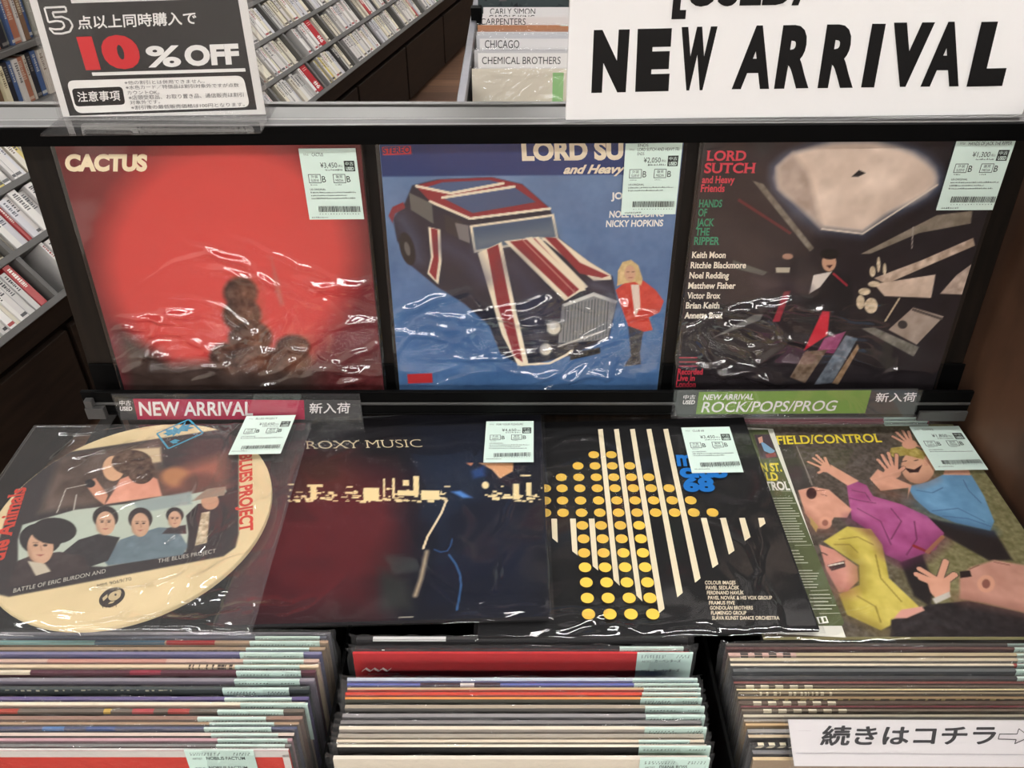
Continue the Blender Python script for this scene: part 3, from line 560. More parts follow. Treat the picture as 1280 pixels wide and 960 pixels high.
A.poly(t((610, 846), (640, 812), (720, 800), (730, 815), (660, 845)), (220, 160, 146))
for q, c in ((((664, 385), (760, 440), (860, 478), (984, 505)), (60, 96, 132)), (((448, 462), (540, 525), (585, 600), (640, 625)), (98, 36, 76)), (((640, 625), (730, 600), (800, 540)), (104, 40, 80)), (((400, 755), (440, 830), (560, 885)), (120, 100, 40)), (((478, 716), (476, 640), (420, 580)), (120, 100, 40)), (((866, 770), (960, 786), (1115, 822)), (140, 90, 78)), (((268, 440), (310, 498), (350, 500)), (150, 96, 80)), (((350, 660), (398, 742), (440, 740)), (150, 86, 78)), (((650, 300), (705, 322), (760, 300)), (150, 100, 80)), (((560, 352), (660, 380)), (150, 100, 80))):
    A.stroke(t(*q), .009, c, soft=.009, k=.6)
for q in (((300, 352), (340, 350)), ((330, 366), (352, 372)), ((905, 655), (940, 640)), ((1000, 628), (1060, 640))): A.stroke(t(*q), .0012, (110, 66, 56), k=.7)
A.stroke(t((235, 180), (295, 330)), .0014, (150, 140, 130))
A.build('artwork', M_SAT, r, .0002)
mb = MB(); mb.row(p8, t, 'FIELD/CONTROL', 158, 172, 566, 163, 32, (236, 214, 64), -6, off=.02, serif=.05); mb.build('lettering', M_SAT, r)
mb = MB(); p8.h = .0012
mb.fan(p8, [(.003, .004), tuple(p8.ab(1057, 798)), tuple(p8.ab(966, 537)), (.003, .312)], (226, 224, 212)); OL = (88, 96, 62)
x0, x1 = .008, p8.ab(1049, 790)[0]
i0 = p8.ab(*t((122, 118))[0]); i1 = p8.ab(*t((436, 912))[0])
mb.fan(p8, [(.008, .012), (i1[0]-.003, .012), (i1[0]+.0, .016), tuple(i0), (.008, i0[1])], OL)
mb.px(p8, t((70, 138), (128, 136), (162, 226), (96, 232)), (74, 60, 66)); mb.px(p8, t((92, 160), (112, 172), (150, 200), (140, 214), (108, 200)), (124, 164, 196)); mb.px(p8, t((84, 150), (100, 144), (104, 166), (90, 172)), (214, 160, 140)); mb.px(p8, t((112, 214), (150, 206), (156, 222), (118, 228)), (140, 70, 70))
for sx, x0_, x1_, y, h, c in (('N ST.', 98, 178, 279, 30, (232, 214, 74)), ('LD', 118, 165, 315, 30, (232, 214, 74)), ('TROL', 116, 210, 352, 31, (232, 230, 220))): mb.row(p8, t, sx, x0_, y, x1_, y, h, c, -8, off=.04, serif=.04)
rnd = random.Random(4)
for y0_, y1_, xr0, xr1, st in ((385, 560, 226, 290, 10), (590, 645, 268, 284, 12), (668, 735, 318, 330, 11), (762, 832, 372, 396, 14)):
    y = y0_
    while y < y1_:
        xr = xr0+(xr1-xr0)*(y-y0_)/(y1_-y0_)-rnd.uniform(0, 30); mb.line(p8, *t((xr-90+rnd.uniform(0, 12), y), (xr, y-1)), .0011, (186, 188, 166)); y += st
mb.line(p8, *t((170, 362), (214, 362)), .0006, (186, 188, 166)); mb.line(p8, *t((225, 572), (290, 570)), .0006, (186, 188, 166)); mb.line(p8, *t((285, 748), (355, 745)), .0006, (186, 188, 166)); mb.line(p8, *t((320, 836), (398, 834)), .0006, (186, 188, 166))
mb.px(p8, t((308, 850), (346, 846), (356, 872), (318, 876)), (226, 226, 216)); mb.px(p8, t((316, 852), (324, 851), (332, 872), (322, 873)), OL); mb.px(p8, t((334, 852), (342, 851), (348, 866), (338, 868)), OL)
o = mb.build('insert_sheet', M_PAPER, r); o['label'] = 'olive green insert sheet with white border'
wrap(p8, -.004, -.005, .315, .320, r, 31, .0018, [(6, (.1, .95), (.02, .12), 0, .2, .0008), (3, (.5, .95), (.2, .9), .6, .4, .0006)], 200)
price_tag(Pl(p8.p(0, 0, .0052), p8.ex, p8.ey), [(1135.7, 533), (1199, 532.6), (1235, 587), (1170, 588)], 'CONTROL', '¥1,850', r, 1, 0, seed=8)
# dotted record
p7 = flatplane(-.032, .290, .4865, .8675, .8785); t = T(660, 510, .3125)
r, A = flat_record(p7, .318, .315, 'black record with yellow dots and white slanted bars, lying on the comic record', (17, 16, 18)); A.noise(3, 20); A.build('artwork', M_SAT, r, .0002)
mb = MB(); YL, CW = (228, 186, 76), (236, 222, 190)
for xt, xb, yb in ((290, 355, 712), (354, 446, 775), (418, 534, 822), (484, 607, 758), (551, 678, 700)):
    mb.px(p7, t((xt-10, 86), (xt+9, 84), (xb+10+2, yb-18), (xb-9-6, yb-40 if xt < 400 else yb) if xt < 400 else (xb-10, yb), ) if xt >= 400 else t((xt-10, 86), (xt+9, 84), (xb+12, yb), (xb-12, yb-24)), CW)
for x0_, x1_, yb in ((105, 107, 540), (180, 187, 592), (255, 269, 652)): mb.px(p7, t((x0_-12, 444), (x0_+11, 444), (x1_+12, yb), (x1_-10, yb-18)), CW)
for x0_, x1_, yb in ((703, 748, 642), (780, 813, 588), (856, 877, 534), (932, 937, 480)): mb.px(p7, t((x0_-12, 442), (x0_+11, 441), (x1_+13, yb-16), (x1_-10, yb)), CW)
ROWS = [(189, (263, 333)), (234, (200, 268, 337, 407)), (280, (133, 203, 273, 343, 413, 483)), (325, (70, 136, 207, 277, 348, 421, 492, 564)), (375, (70, 138, 210, 282, 355, 428, 502, 576, 650)), (425, (70, 140, 214, 287, 362, 436, 510, 586, 662, 737)),
        (477, (217, 292, 369, 444)), (531, (222, 298, 374, 451)), (588, (224, 302, 381, 459)), (646, (228, 308, 388, 468)), (707, (233, 314, 395, 477)), (770, (237, 320, 404, 487)), (835, (242, 327, 411, 498))]
for y, xs in ROWS:
    for x in xs: a, b_ = p7.ab(*t((x, y))[0]); mb.dot(p7, a, b_, .0063, YL)
mb.build('printed_pattern', M_SAT, r)
mb = MB(); BL = (30, 104, 176)
mb.row(p7, t, 'm', 596, 240, 660, 240, 44, BL, -6, off=.04, cap=.52); mb.row(p7, t, 'club', 607, 286, 800, 286, 48, BL, -6, off=.06); mb.row(p7, t, '68', 622, 342, 748, 342, 50, BL, -6, off=.06)
mb.build('title', M_SAT, r); mb = MB()
for i, (sx, x0_, x1_) in enumerate((('COLOUR IMAGES', 706, 828), ('PAVEL SEDLÁČEK', 710, 843), ('FERDINAND HAVLÍK', 714, 861), ('PAVEL NOVÁK & HIS VOX GROUP', 718, 974), ('FRAMUS FIVE', 722, 825), ('GONDOLÁN BROTHERS', 726, 897), ('FLAMENGO GROUP', 730, 871), ('SLÁVA KUNST DANCE ORCHESTRA', 734, 1003))):
    y = 717+i*20.3; mb.row(p7, t, sx, x0_, y, x1_, y, 14, (214, 200, 176), 0, off=.02)
mb.build('lettering', M_SAT, r)
wrap(p7, -.004, -.005, .322, .320, r, 41, .0026, [(5, (.1, .95), (.01, .1), 0, .15, .0008), (4, (.7, .98), (.03, .4), 1.2, .4, .0008), (2, (.1, .4), (.85, .97), .2, .3, .0008)], 200)
price_tag(Pl(p7.p(0, 0, .0052), p7.ex, p7.ey), [(851.6, 534), (911.6, 533.8), (929.7, 589.7), (864.7, 592)], 'CLUB 68', '¥3,450', r, 2, 0, seed=7)
# night record
p6 = flatplane(-.281, .040, .4985, .8675, .8815); t = T(300, 500, .3281)
r, A = flat_record(p6, .317, .313, 'black and maroon record with city lights and thin gold title, lying on the dotted record', (22, 19, 24))
A.poly(t((-60, 250), (380, 230), (640, 300), (650, 470), (560, 640), (540, 830), (-80, 850)), (74, 27, 34), soft=.03); A.poly(t((200, 230), (380, 215), (430, 330), (230, 330)), (62, 34, 26), soft=.03)
A.poly(t((660, 90), (1150, 80), (1170, 860), (620, 860), (660, 500)), (15, 20, 36), soft=.03); A.poly(t((530, 640), (640, 690), (660, 800), (540, 800)), (42, 44, 44), soft=.006); A.noise(5, 12)
rnd = random.Random(9); GD = (238, 216, 162)
for _ in range(150):
    x = rnd.choice((rnd.uniform(180, 360), rnd.uniform(380, 780), rnd.uniform(400, 780), rnd.uniform(910, 1150))); y = 385-abs(rnd.gauss(0, 22)); w, h = rnd.uniform(4, 26), rnd.uniform(3, 9)
    A.poly(t((x, y), (x+w, y), (x+w, y+h), (x, y+h)), GD, soft=.0005)
for x, y, w, h in ((268, 330, 24, 50), (256, 322, 60, 10), (470, 335, 60, 50), (545, 300, 8, 70), (580, 298, 10, 74), (600, 345, 80, 20), (660, 290, 22, 70), (620, 305, 24, 22), (690, 345, 70, 36), (400, 350, 30, 8), (1040, 320, 24, 60), (1090, 315, 20, 50), (960, 370, 30, 12), (1000, 366, 40, 10), (1068, 285, 40, 6)): A.poly(t((x, y), (x+w, y), (x+w, y+h), (x, y+h)), GD, soft=.0005)
A.poly(t((910, 240), (1042, 240), (1040, 272), (990, 300), (960, 266)), (214, 158, 112), soft=.001); A.poly(t((880, 270), (930, 250), (936, 290), (890, 300)), (30, 60, 110), soft=.003); A.poly(t((860, 240), (890, 240), (880, 252)), (190, 120, 80))
A.poly(t((805, 350), (840, 346), (885, 372), (850, 374)), (80, 130, 196), soft=.002); A.ell(t, 935, 325, 14, 14, GD, soft=.001)
A.stroke(t((786, 384), (768, 430), (745, 470), (715, 520), (698, 566)), .0026, (232, 212, 172)); A.stroke(t((712, 578), (690, 680), (668, 745)), .0042, (170, 152, 124), soft=.002); A.stroke(t((796, 590), (822, 625), (838, 665), (842, 705), (836, 750), (826, 800)), .0022, (48, 84, 126)); A.stroke(t((740, 570), (765, 580), (790, 575), (803, 555), (808, 530)), .0016, (44, 78, 122))
A.stroke(t((838, 520), (890, 560), (890, 600)), .004, (56, 54, 52), soft=.002, k=.6)
for q in (((1050, 100), (1060, 280)),): A.stroke(t(*q), .001, (60, 66, 78))
A.stroke(t((605, 830), (660, 826)), .0012, (170, 164, 150))
A.build('artwork', M_SAT, r, .0002)
mb = MB(); mb.row(p6, t, 'ROXY MUSIC', 252, 187, 696, 180, 30, (226, 210, 170), -3, off=-.018, serif=.06); mb.build('lettering', M_SAT, r)
wrap(p6, -.004, -.005, .321, .318, r, 51, .0026, [(6, (.1, .95), (.01, .08), 0, .12, .0009), (5, (.66, .98), (.1, .9), 1.3, .4, .0008), (2, (.3, .5), (.8, .9), .3, .3, .0008)], 200)
price_tag(Pl(p6.p(0, 0, .0052), p6.ex, p6.ey), [(608, 527), (667, 526), (667, 578), (604, 578)], 'FOR YOUR PLEASURE', '¥4,650', r, 3, 0, seed=6)
# round record in a loose square bag
t = T(0, 480, .375)
p5 = Pl((-.572, .4925, .8755), (1, .0, .010), (0, 1, math.tan(math.radians(2.0))))
r = thing('record', 'record in a round cream sleeve with a group photograph, loose in a square bag', 'record', p5.p(.16, .16, -.008), 'records lying flat on top of the bins')
ea, eb, ec = p5.ab(349, 597), p5.ab(75, 787), p5.ab(221, 521); ec[1] = min(ec[1], .777-.4925); rad = (ec[1]-eb[1])/2; cen = np.array([ea[0]-rad, (ec[1]+eb[1])/2])
circ = [cen+rad*np.array([math.cos(q), math.sin(q)]) for q in np.linspace(0, 2*math.pi, 72, endpoint=False)]
mb = MB(); mb.prism([p5.p(a, b_, -.006) for a, b_ in circ], p5.n*.0062, (216, 196, 150)); bevel(mb.build('sleeve', M_CARD, r), .0012)
A = Art(p5, cen[0]-rad, cen[1]-rad, cen[0]+rad, cen[1]+rad, 270, (224, 203, 158), 12); A.noise(7, 12)
dk = (46, 39, 40)
A.poly(t((30, 420), (90, 285), (125, 250), (200, 232), (560, 178), (735, 152), (775, 156), (796, 190), (796, 500), (785, 545), (745, 575), (400, 640), (30, 710), (-60, 690)), dk, soft=.0012)
A.poly(t((200, 240), (535, 188), (540, 372), (280, 410), (130, 430)), (84, 66, 56), soft=.006, tex=30, cells=16); A.poly(t((440, 218), (535, 212), (538, 260), (470, 270)), (206, 184, 148), soft=.002)
A.poly(t((545, 300), (750, 235), (752, 345), (545, 365)), (150, 92, 72), soft=.012); A.ell(t, 585, 310, 48, 32, (176, 120, 78), soft=.004); A.ell(t, 670, 335, 66, 36, (96, 62, 52), soft=.006)
A.poly(t((350, 402), (384, 350), (400, 318), (470, 292), (525, 318), (540, 374)), (224, 158, 132), soft=.001, tex=14); A.ell(t, 378, 282, 36, 42, (214, 168, 130)); A.ell(t, 440, 262, 68, 42, (82, 58, 42), tex=44, cells=60); A.ell(t, 470, 290, 46, 44, (78, 54, 40), tex=44, cells=60)
A.poly(t((280, 330), (318, 314), (360, 372), (348, 404), (318, 380)), (206, 146, 116)); A.ell(t, 300, 332, 18, 14, (30, 26, 28)); A.stroke(t((290, 335), (220, 350), (190, 430)), .001, (206, 200, 186)); A.stroke(t((255, 370), (246, 420)), .0012, (196, 190, 176))
A.poly(t((75, 470), (250, 420), (420, 400), (540, 375), (610, 372), (750, 346), (755, 360), (640, 420), (620, 560), (350, 610), (60, 600), (60, 520)), (186, 196, 180), soft=.001); A.poly(t((440, 395), (640, 358), (640, 400), (470, 430)), (150, 164, 160), soft=.002)
def man(cx, cy, rx, ry, hair, coat, pts, hr=1.35):
    A.poly(t(*pts), coat, tex=14, cells=40); A.ell(t, cx, cy-ry*.5, rx*hr, ry*.95, hair, tex=10, cells=50); A.ell(t, cx, cy, rx, ry, (206, 164, 134), tex=8)
    for sx in (-1, 1): A.ell(t, cx+sx*rx*.36, cy-ry*.12, rx*.17, ry*.07, (52, 38, 34), soft=.0005); A.stroke(t((cx+sx*rx*.58, cy-ry*.27), (cx+sx*rx*.16, cy-ry*.27)), .0007, (70, 50, 44))
    A.stroke(t((cx, cy-ry*.1), (cx+rx*.1, cy+ry*.2)), .0008, (160, 116, 92)); A.poly(t((cx-rx*.32, cy+ry*.44), (cx+rx*.32, cy+ry*.42), (cx, cy+ry*.54)), (150, 84, 76))
    A.poly(t((cx-rx*.95, cy-ry*.1), (cx-rx*.55, cy+ry*.75), (cx-rx*.2, cy+ry*.98), (cx-rx*.9, cy+ry*.6)), (150, 112, 90), soft=.002, k=.6)
man(468, 470, 30, 40, (46, 36, 36), (104, 122, 130), [(345, 590), (400, 520), (460, 500), (530, 478), (590, 482), (626, 540), (610, 570), (360, 606)])
man(352, 465, 32, 40, (44, 35, 34), (44, 40, 42), [(205, 566), (262, 520), (330, 500), (400, 512), (360, 590), (300, 610)])
man(583, 452, 22, 28, (40, 33, 34), (60, 52, 54), [(540, 500), (560, 480), (620, 470), (622, 500)])
man(135, 545, 44, 56, (38, 32, 33), (58, 46, 46), [(20, 680), (60, 590), (110, 570), (200, 560), (280, 575), (300, 620), (130, 660)], 1.6)
A.ell(t, 180, 490, 76, 44, (38, 32, 33)); A.poly(t((92, 590), (150, 600), (170, 625), (120, 640)), (198, 186, 164))
A.poly(t((620, 440), (660, 400), (740, 390), (756, 480), (750, 560), (640, 580)), (46, 36, 38), tex=8); A.ell(t, 700, 392, 30, 28, (196, 150, 120)); A.poly(t((640, 392), (690, 350), (755, 342), (748, 372), (700, 378)), (150, 130, 112)); A.poly(t((672, 430), (700, 425), (690, 530), (650, 540)), (196, 180, 150), tex=60, cells=110)
kp = ((A.A-cen[0])**2+(A.B-cen[1])**2) < (rad-.001)**2
A.build('artwork', M_SAT, r, .0003, keep=kp); p5.h = .0004
mb = MB(); RR = (204, 62, 44)
def along(body, q0, q1, hgt, col, **k):
    A_, B_ = p5.ab(*q0), p5.ab(*q1); d = unit(B_-A_); nrm = np.array([-d[1], d[0]]); mb.text_ab(p5, body, A_, B_, A_+nrm*hgt, col, **k)
along('BATTLE OF ERIC BURDON AND', *t((44, 697), (352, 630)), .0052, (190, 184, 172), off=.0); along('THE BLUES PROJECT', *t((526, 598), (720, 563)), .0052, (190, 184, 172), off=.0)
mb.row(p5, t, 'MM 9069/70', 326, 680, 440, 655, 11, (70, 58, 48), -3)
along('BLUES PROJECT', *t((800, 236), (800, 496)), .013, RR, off=.04, serif=.05); along('the Animals', *t((10, 592), (88, 345)), .016, RR, off=.03, serif=.04)
mb.build('lettering', M_SAT, r); mb = MB()
c5 = p5.ab(*t((374, 712))[0]); mb.dot(p5, c5[0], c5[1], .0118, (54, 46, 42), 28); mb.dot(p5, c5[0]+.002, c5[1]+.0015, .0058, (196, 176, 136), 14)
mb.fan(p5, [c5+np.array(q)*.0118 for q in ((-.75, -.1), (-.5, .3), (-.35, .0), (-.55, -.4))], (196, 176, 136)); mb.fan(p5, [c5+np.array(q)*.0118 for q in ((.0, .75), (.45, .7), (.7, .35), (.5, .5))], (196, 176, 136)); mb.fan(p5, [c5+np.array(q)*.0118 for q in ((.1, .35), (.3, .3), (.3, .1), (.15, .15))], (54, 46, 42)); mb.fan(p5, [c5+np.array(q)*.0118 for q in ((-.05, -.7), (.3, -.6), (.4, -.4), (.05, -.45))], (196, 176, 136))
mb.row(p5, t, 'MGM', 343, 750, 390, 745, 12, (70, 58, 48), -2)
mb.build('round_emblem', M_SAT, r); mb = MB()
# blue burst stamp
t2 = T(180, 510, .09375); TB = (62, 148, 178)
for a_, b_ in (((175, 350), (600, 160)), ((600, 160), (790, 340)), ((175, 350), (330, 550)), ((330, 550), (790, 345))): mb.line(p5, *t2(a_, b_), .0022, TB)
mb.px(p5, t2((265, 400), (320, 370), (250, 355), (305, 335), (285, 300), (390, 295), (400, 255), (460, 290), (560, 190), (550, 245), (640, 215), (600, 260), (680, 270), (590, 295), (590, 320), (500, 320), (470, 360), (440, 345), (385, 395), (390, 360), (310, 385)), TB)
mb.px(p5, t2((345, 460), (420, 425), (490, 445), (440, 460), (460, 480), (390, 485)), TB); mb.px(p5, t2((640, 360), (710, 350), (680, 365)), TB)
mb.build('burst_stamp', M_SAT, r)
wrap(p5, -.003, p5.ab(200, 794)[1], p5.ab(392, 522)[0], min(p5.ab(200, 522)[1]+.006, .2845), r, 61, .0030, [(12, (.0, .98), (.0, .1), .05, .2, .0012), (14, (.72, .97), (.03, .95), 1.1, .4, .0014), (10, (.45, .9), (.03, .25), .4, .5, .0013), (8, (.1, .6), (.75, .97), .5, .4, .0012), (4, (.3, .7), (.3, .7), .6, .3, .0008)], 200, mat=M_BAGL)
price_tag(Pl(p5.p(0, 0, .0088), p5.ex, p5.ey), [(307.5, 520), (370.6, 518.8), (350, 567), (286, 568.5)], 'BLUES PROJECT', '¥10,650', r, 1, 0, seed=5)

# ------------------------------------------------------------------ acrylic shelf signs hanging from the ledge
def shelf_sign(corners, label, band, bandc, draw, t, Y=.7848):
    pl = Pl(hy(*corners[3], Y), (1, 0, 0), (0, 0, 1)); q = [pl.ab(*c) for c in corners]
    r = thing('shelf_sign', label, 'sign', (pl.o+pl.ex*(q[1][0]/2)))
    x0, x1 = q[0][0], q[1][0]; y0, y1 = min(q[2][1], q[3][1]), q[0][1]
    mb = MB(); mb.box(pl.p(x0, y0, 0), pl.ex*(x1-x0), pl.ey*(y1-y0), pl.n*.0018, (255, 255, 255)); mb.build('acrylic_holder', M_ACR, r)
    pl.h = -.0006; mb = MB(); mb.px(pl, t(*band[0]), (58, 58, 58)); mb.px(pl, t(*band[1]), bandc); mb.build('printed_strip', M_PAPER, r)
    mb = MB(); pl.h = -.0004; draw(mb, pl); mb.build('lettering', M_PAPER, r)
LW = (226, 222, 220); t = T(100, 470, .2969)
def dr(mb, pl):
    mb.row(pl, t, '中古', 166, 125, 214, 125, 22, LW, 0, off=.01); mb.row(pl, t, 'USED', 168, 146, 220, 146, 16, LW, 0, off=.03)
    mb.row(pl, t, 'NEW ARRIVAL', 252, 166, 728, 166, 56, LW, -6, off=.02); mb.row(pl, t, '新入荷', 966, 158, 1136, 157, 44, LW, 0, off=.012)
shelf_sign([(139.5, 492), (450, 495), (459, 551), (152, 529)], 'clear shelf sign with crimson band hanging from the ledge above the round record', [((160, 97), (1182, 103), (1190, 186), (172, 186)), ((222, 97), (942, 103), (946, 184), (242, 184))], (166, 31, 68), dr, t)
t = T(830, 470, .2891)
t_ = t
def dr2(mb, pl):
    mb.row(pl, t, '中古', 82, 102, 134, 102, 20, LW, 4, off=.01); mb.row(pl, t, 'USED', 80, 122, 132, 122, 16, LW, 4, off=.03)
    mb.row(pl, t, 'NEW ARRIVAL', 168, 104, 386, 101, 23, LW, 6, off=.02); mb.row(pl, t, 'ROCK/POPS/PROG', 160, 157, 738, 150, 44, LW, 12, off=.01)
    mb.row(pl, t, '新入荷', 912, 113, 1086, 111, 40, LW, 8, off=.012)
shelf_sign([(843, 487.3), (1155, 483), (1143, 521), (838, 521)], 'clear shelf sign with green band hanging from the ledge above the comic record', [((60, 62), (1100, 55), (1082, 166), (44, 168)), ((152, 70), (898, 62), (870, 162), (138, 166))], (112, 146, 54), dr2, t)
# ------------------------------------------------------------------ upright records in the three bins
TOPP, TOPN = V(0, .497, .857), unit((0, -.05, 1))
ORD = ['first', 'second', 'third', 'fourth', 'fifth', 'sixth', 'seventh', 'eighth', 'ninth', 'tenth', 'eleventh', 'twelfth', 'thirteenth', 'fourteenth', 'fifteenth', 'sixteenth', 'seventeenth', 'eighteenth', 'nineteenth', 'twentieth', '21st', '22nd', '23rd', '24th']
def colour_word(c):
    r_, g_, b_ = c; m = max(c); d = m-min(c)
    if d < 26: return 'black' if m < 48 else 'dark grey' if m < 92 else 'grey' if m < 165 else 'white'
    if r_ == m and d > 95 and g_ < 90: return 'red'
    if r_ == m and g_ > 105 and d > 110: return 'orange'
    if b_ == m: return 'blue' if d > 50 else 'mauve'
    if r_ == m and b_ >= g_: return 'maroon' if m < 140 else 'pink'
    if r_ == m: return 'cream' if m > 200 else 'tan' if m > 125 else 'brown'
    return 'teal'
def upright(x0, x1, y, z, ec, fc, lean, th, label, group, tagx=None, txt=None, segs=(), marks=None, rng=None, extra=None, gap=.005):
    t_ = math.radians(lean); pl = Pl((x0, y-.315*math.sin(t_), z-.315*math.cos(t_)), (1, 0, 0), (0, math.sin(t_), math.cos(t_)))
    r = thing('record', label, 'record', (pl.o+pl.ex*(x1-x0)/2), group); w = x1-x0
    mb = MB(); mb.box(pl.p(0, 0, -th), pl.ex*w, pl.ey*.315, pl.n*th, fc, dict(back=ec))
    bk = -pl.n
    top = lambda a, k, lift=.00012: pl.p(a, .315+lift, -th*k)
    for a0, a1, c in segs:
        mb.poly([top(a0*w, .02), top(a1*w, .02), top(a1*w, .98), top(a0*w, .98)], c); mb.poly([pl.p(a0*w, .3125, .0001), pl.p(a1*w, .3125, .0001), pl.p(a1*w, .315, .0001), pl.p(a0*w, .315, .0001)], c)
    if marks:                       # lettering or wear along the edge
        mc, m0, m1, step, kind = marks; a = m0
        while a < m1:
            d = step*.55 if kind in ('dash', 'slant') else step*rng.uniform(.2, .9)
            sh = step*.3 if kind == 'slant' else 0
            yb = .3125 if kind != 'wear' else .3150-rng.uniform(.0005, .0022)
            mb.poly([pl.p(a*w, yb, .0002), pl.p((a+d)*w, yb, .0002), pl.p((a+d+sh)*w, .315, .0002), pl.p((a+sh)*w, .315, .0002)], mc)
            if kind != 'wear': mb.poly([top(a*w+sh*w, .1, .0002), top((a+d+sh)*w, .1, .0002), top((a+d+sh)*w, .9, .0002), top((a+sh)*w, .9, .0002)], mc)
            a += step if kind in ('dash', 'slant') else step*rng.uniform(.8, 2.2)
    if extra: extra(mb, pl, w)
    mb.build('sleeve', M_CARD, r)
    if tagx:
        a0, a1 = tagx; mb = MB(); pl.h = min(.0012, gap*.12)
        mb.fan(pl, [(a0, .268), (a1, .268), (a1, .3165), (a0, .3165)], (188, 212, 202)); mb.box(pl.p(a0, .3165, pl.h), pl.ex*(a1-a0), pl.ey*.0004, -pl.n*(th*.6), (205, 224, 214))
        yb = .3125; 
        for row_ in range(2 if txt else 1):
            a = a0+.004; pl.up(3e-5)
            while a < a1-.004:
                d = rng.uniform(.0008, .0022); mb.poly([pl.p(a, yb), pl.p(a+d*.6, yb), pl.p(a+d, yb+.0014), pl.p(a+d*.4, yb+.0014)], (84, 92, 90)); a += d+rng.uniform(.0006, .0016)
                if .5 < (a-a0)/(a1-a0) < .7: a += .01
            yb -= .0022
        if txt:
            for k, (h_, sx) in enumerate(zip(('ARTIST', 'TITLE'), txt)):
                yy = .3045-k*.013; cjk = any(ord(ch) > 0x2000 for ch in sx)
                mb.text_ab(pl, h_, (a0+.005, yy), (a0+.0135, yy), (a0+.005, yy+.0026), (90, 98, 96)); L_ = min(a1-a0-.022, (.0035 if cjk else .00235)*len(sx))
                mb.text_ab(pl, sx, (a0+.017, yy), (a0+.017+L_, yy), (a0+.017, yy+.0042), (50, 56, 56), off=.01)
        mb.build('price_tag', M_PAPER, r)
    NX, NY = 46, 7; Aa = np.linspace(-.006, w+.006, NX); Bb = np.array([.20, .26, .29, .306, .316, .3195, .3215])
    AA, BB = np.meshgrid(Aa, Bb); gs = min(gap, .005)/.005; HH = gs*(.0012+.0004*np.sin(AA*rng.uniform(60, 160)+rng.uniform(0, 6))+np.clip(rng.normal(0, .0002, AA.shape), -.0003, .0003)*(BB > .3)); HH[-1] -= gs*.0008
    BB = BB+np.where(BB > .318, rng.normal(0, .0007, AA.shape), 0); AA[:, 0] += np.clip(rng.normal(0, .0012, NY), -.002, .002); AA[:, -1] += np.clip(rng.normal(0, .0012, NY), -.002, .002); HH[:, 0] = -th*.5; HH[:, -1] = -th*.5
    P = pl.o+AA[..., None]*pl.ex+BB[..., None]*pl.ey+HH[..., None]*pl.n
    grid_obj('plastic_bag', P-np.array(r.location), M_BAGU, r, smooth=True)
    return r
def fill_bin(rows, name, ox, oy, k, ymid, xl, xr, group, seed, lean=5.0, jit=.0015):
    rng = np.random.default_rng(seed); n_ = len(rows)
    for i, rw in enumerate(rows):
        yc, ec, fc, tg = rw[:4]; kw = rw[4] if len(rw) > 4 else {}
        py = oy+yc*k; H = hit(ymid, py, TOPP, TOPN); nxt = hit(ymid, oy+rows[i+1][0]*k, TOPP, TOPN)[1] if i+1 < n_ else H[1]-.012
        x0 = xl[0]+(xl[1]-xl[0])*i/(n_-1)+rng.normal(0, jit*.4); x1 = x0+.315 if xr is None else xr[0]+(xr[1]-xr[0])*i/(n_-1)+rng.normal(0, jit*.5)
        if xr is not None: x0 = x1-.315
        tx = None
        if tg:
            q0 = hit(ox+tg[0]*k, py, TOPP, TOPN)[0]-x0; q1 = hit(ox+tg[1]*k, py, TOPP, TOPN)[0]-x0; tx = (q0, min(q1, .318))
        back = ORD[n_-1-i]
        lab = f'upright record with {colour_word(ec)} top edge, {back} from the front of the {name} bin'
        gap = abs(H[1]-nxt); pgap = gap if i == 0 else abs(hit(ymid, oy+rows[i-1][0]*k, TOPP, TOPN)[1]-H[1])
        upright(x0, x1, H[1], H[2]+rng.normal(0, .0007), ec, fc, lean, min(.0036, pgap*.56), lab, group, tx, kw.get('txt'), kw.get('segs', ()), kw.get('marks'), rng, kw.get('extra'), gap)
CRM = (224, 210, 184)
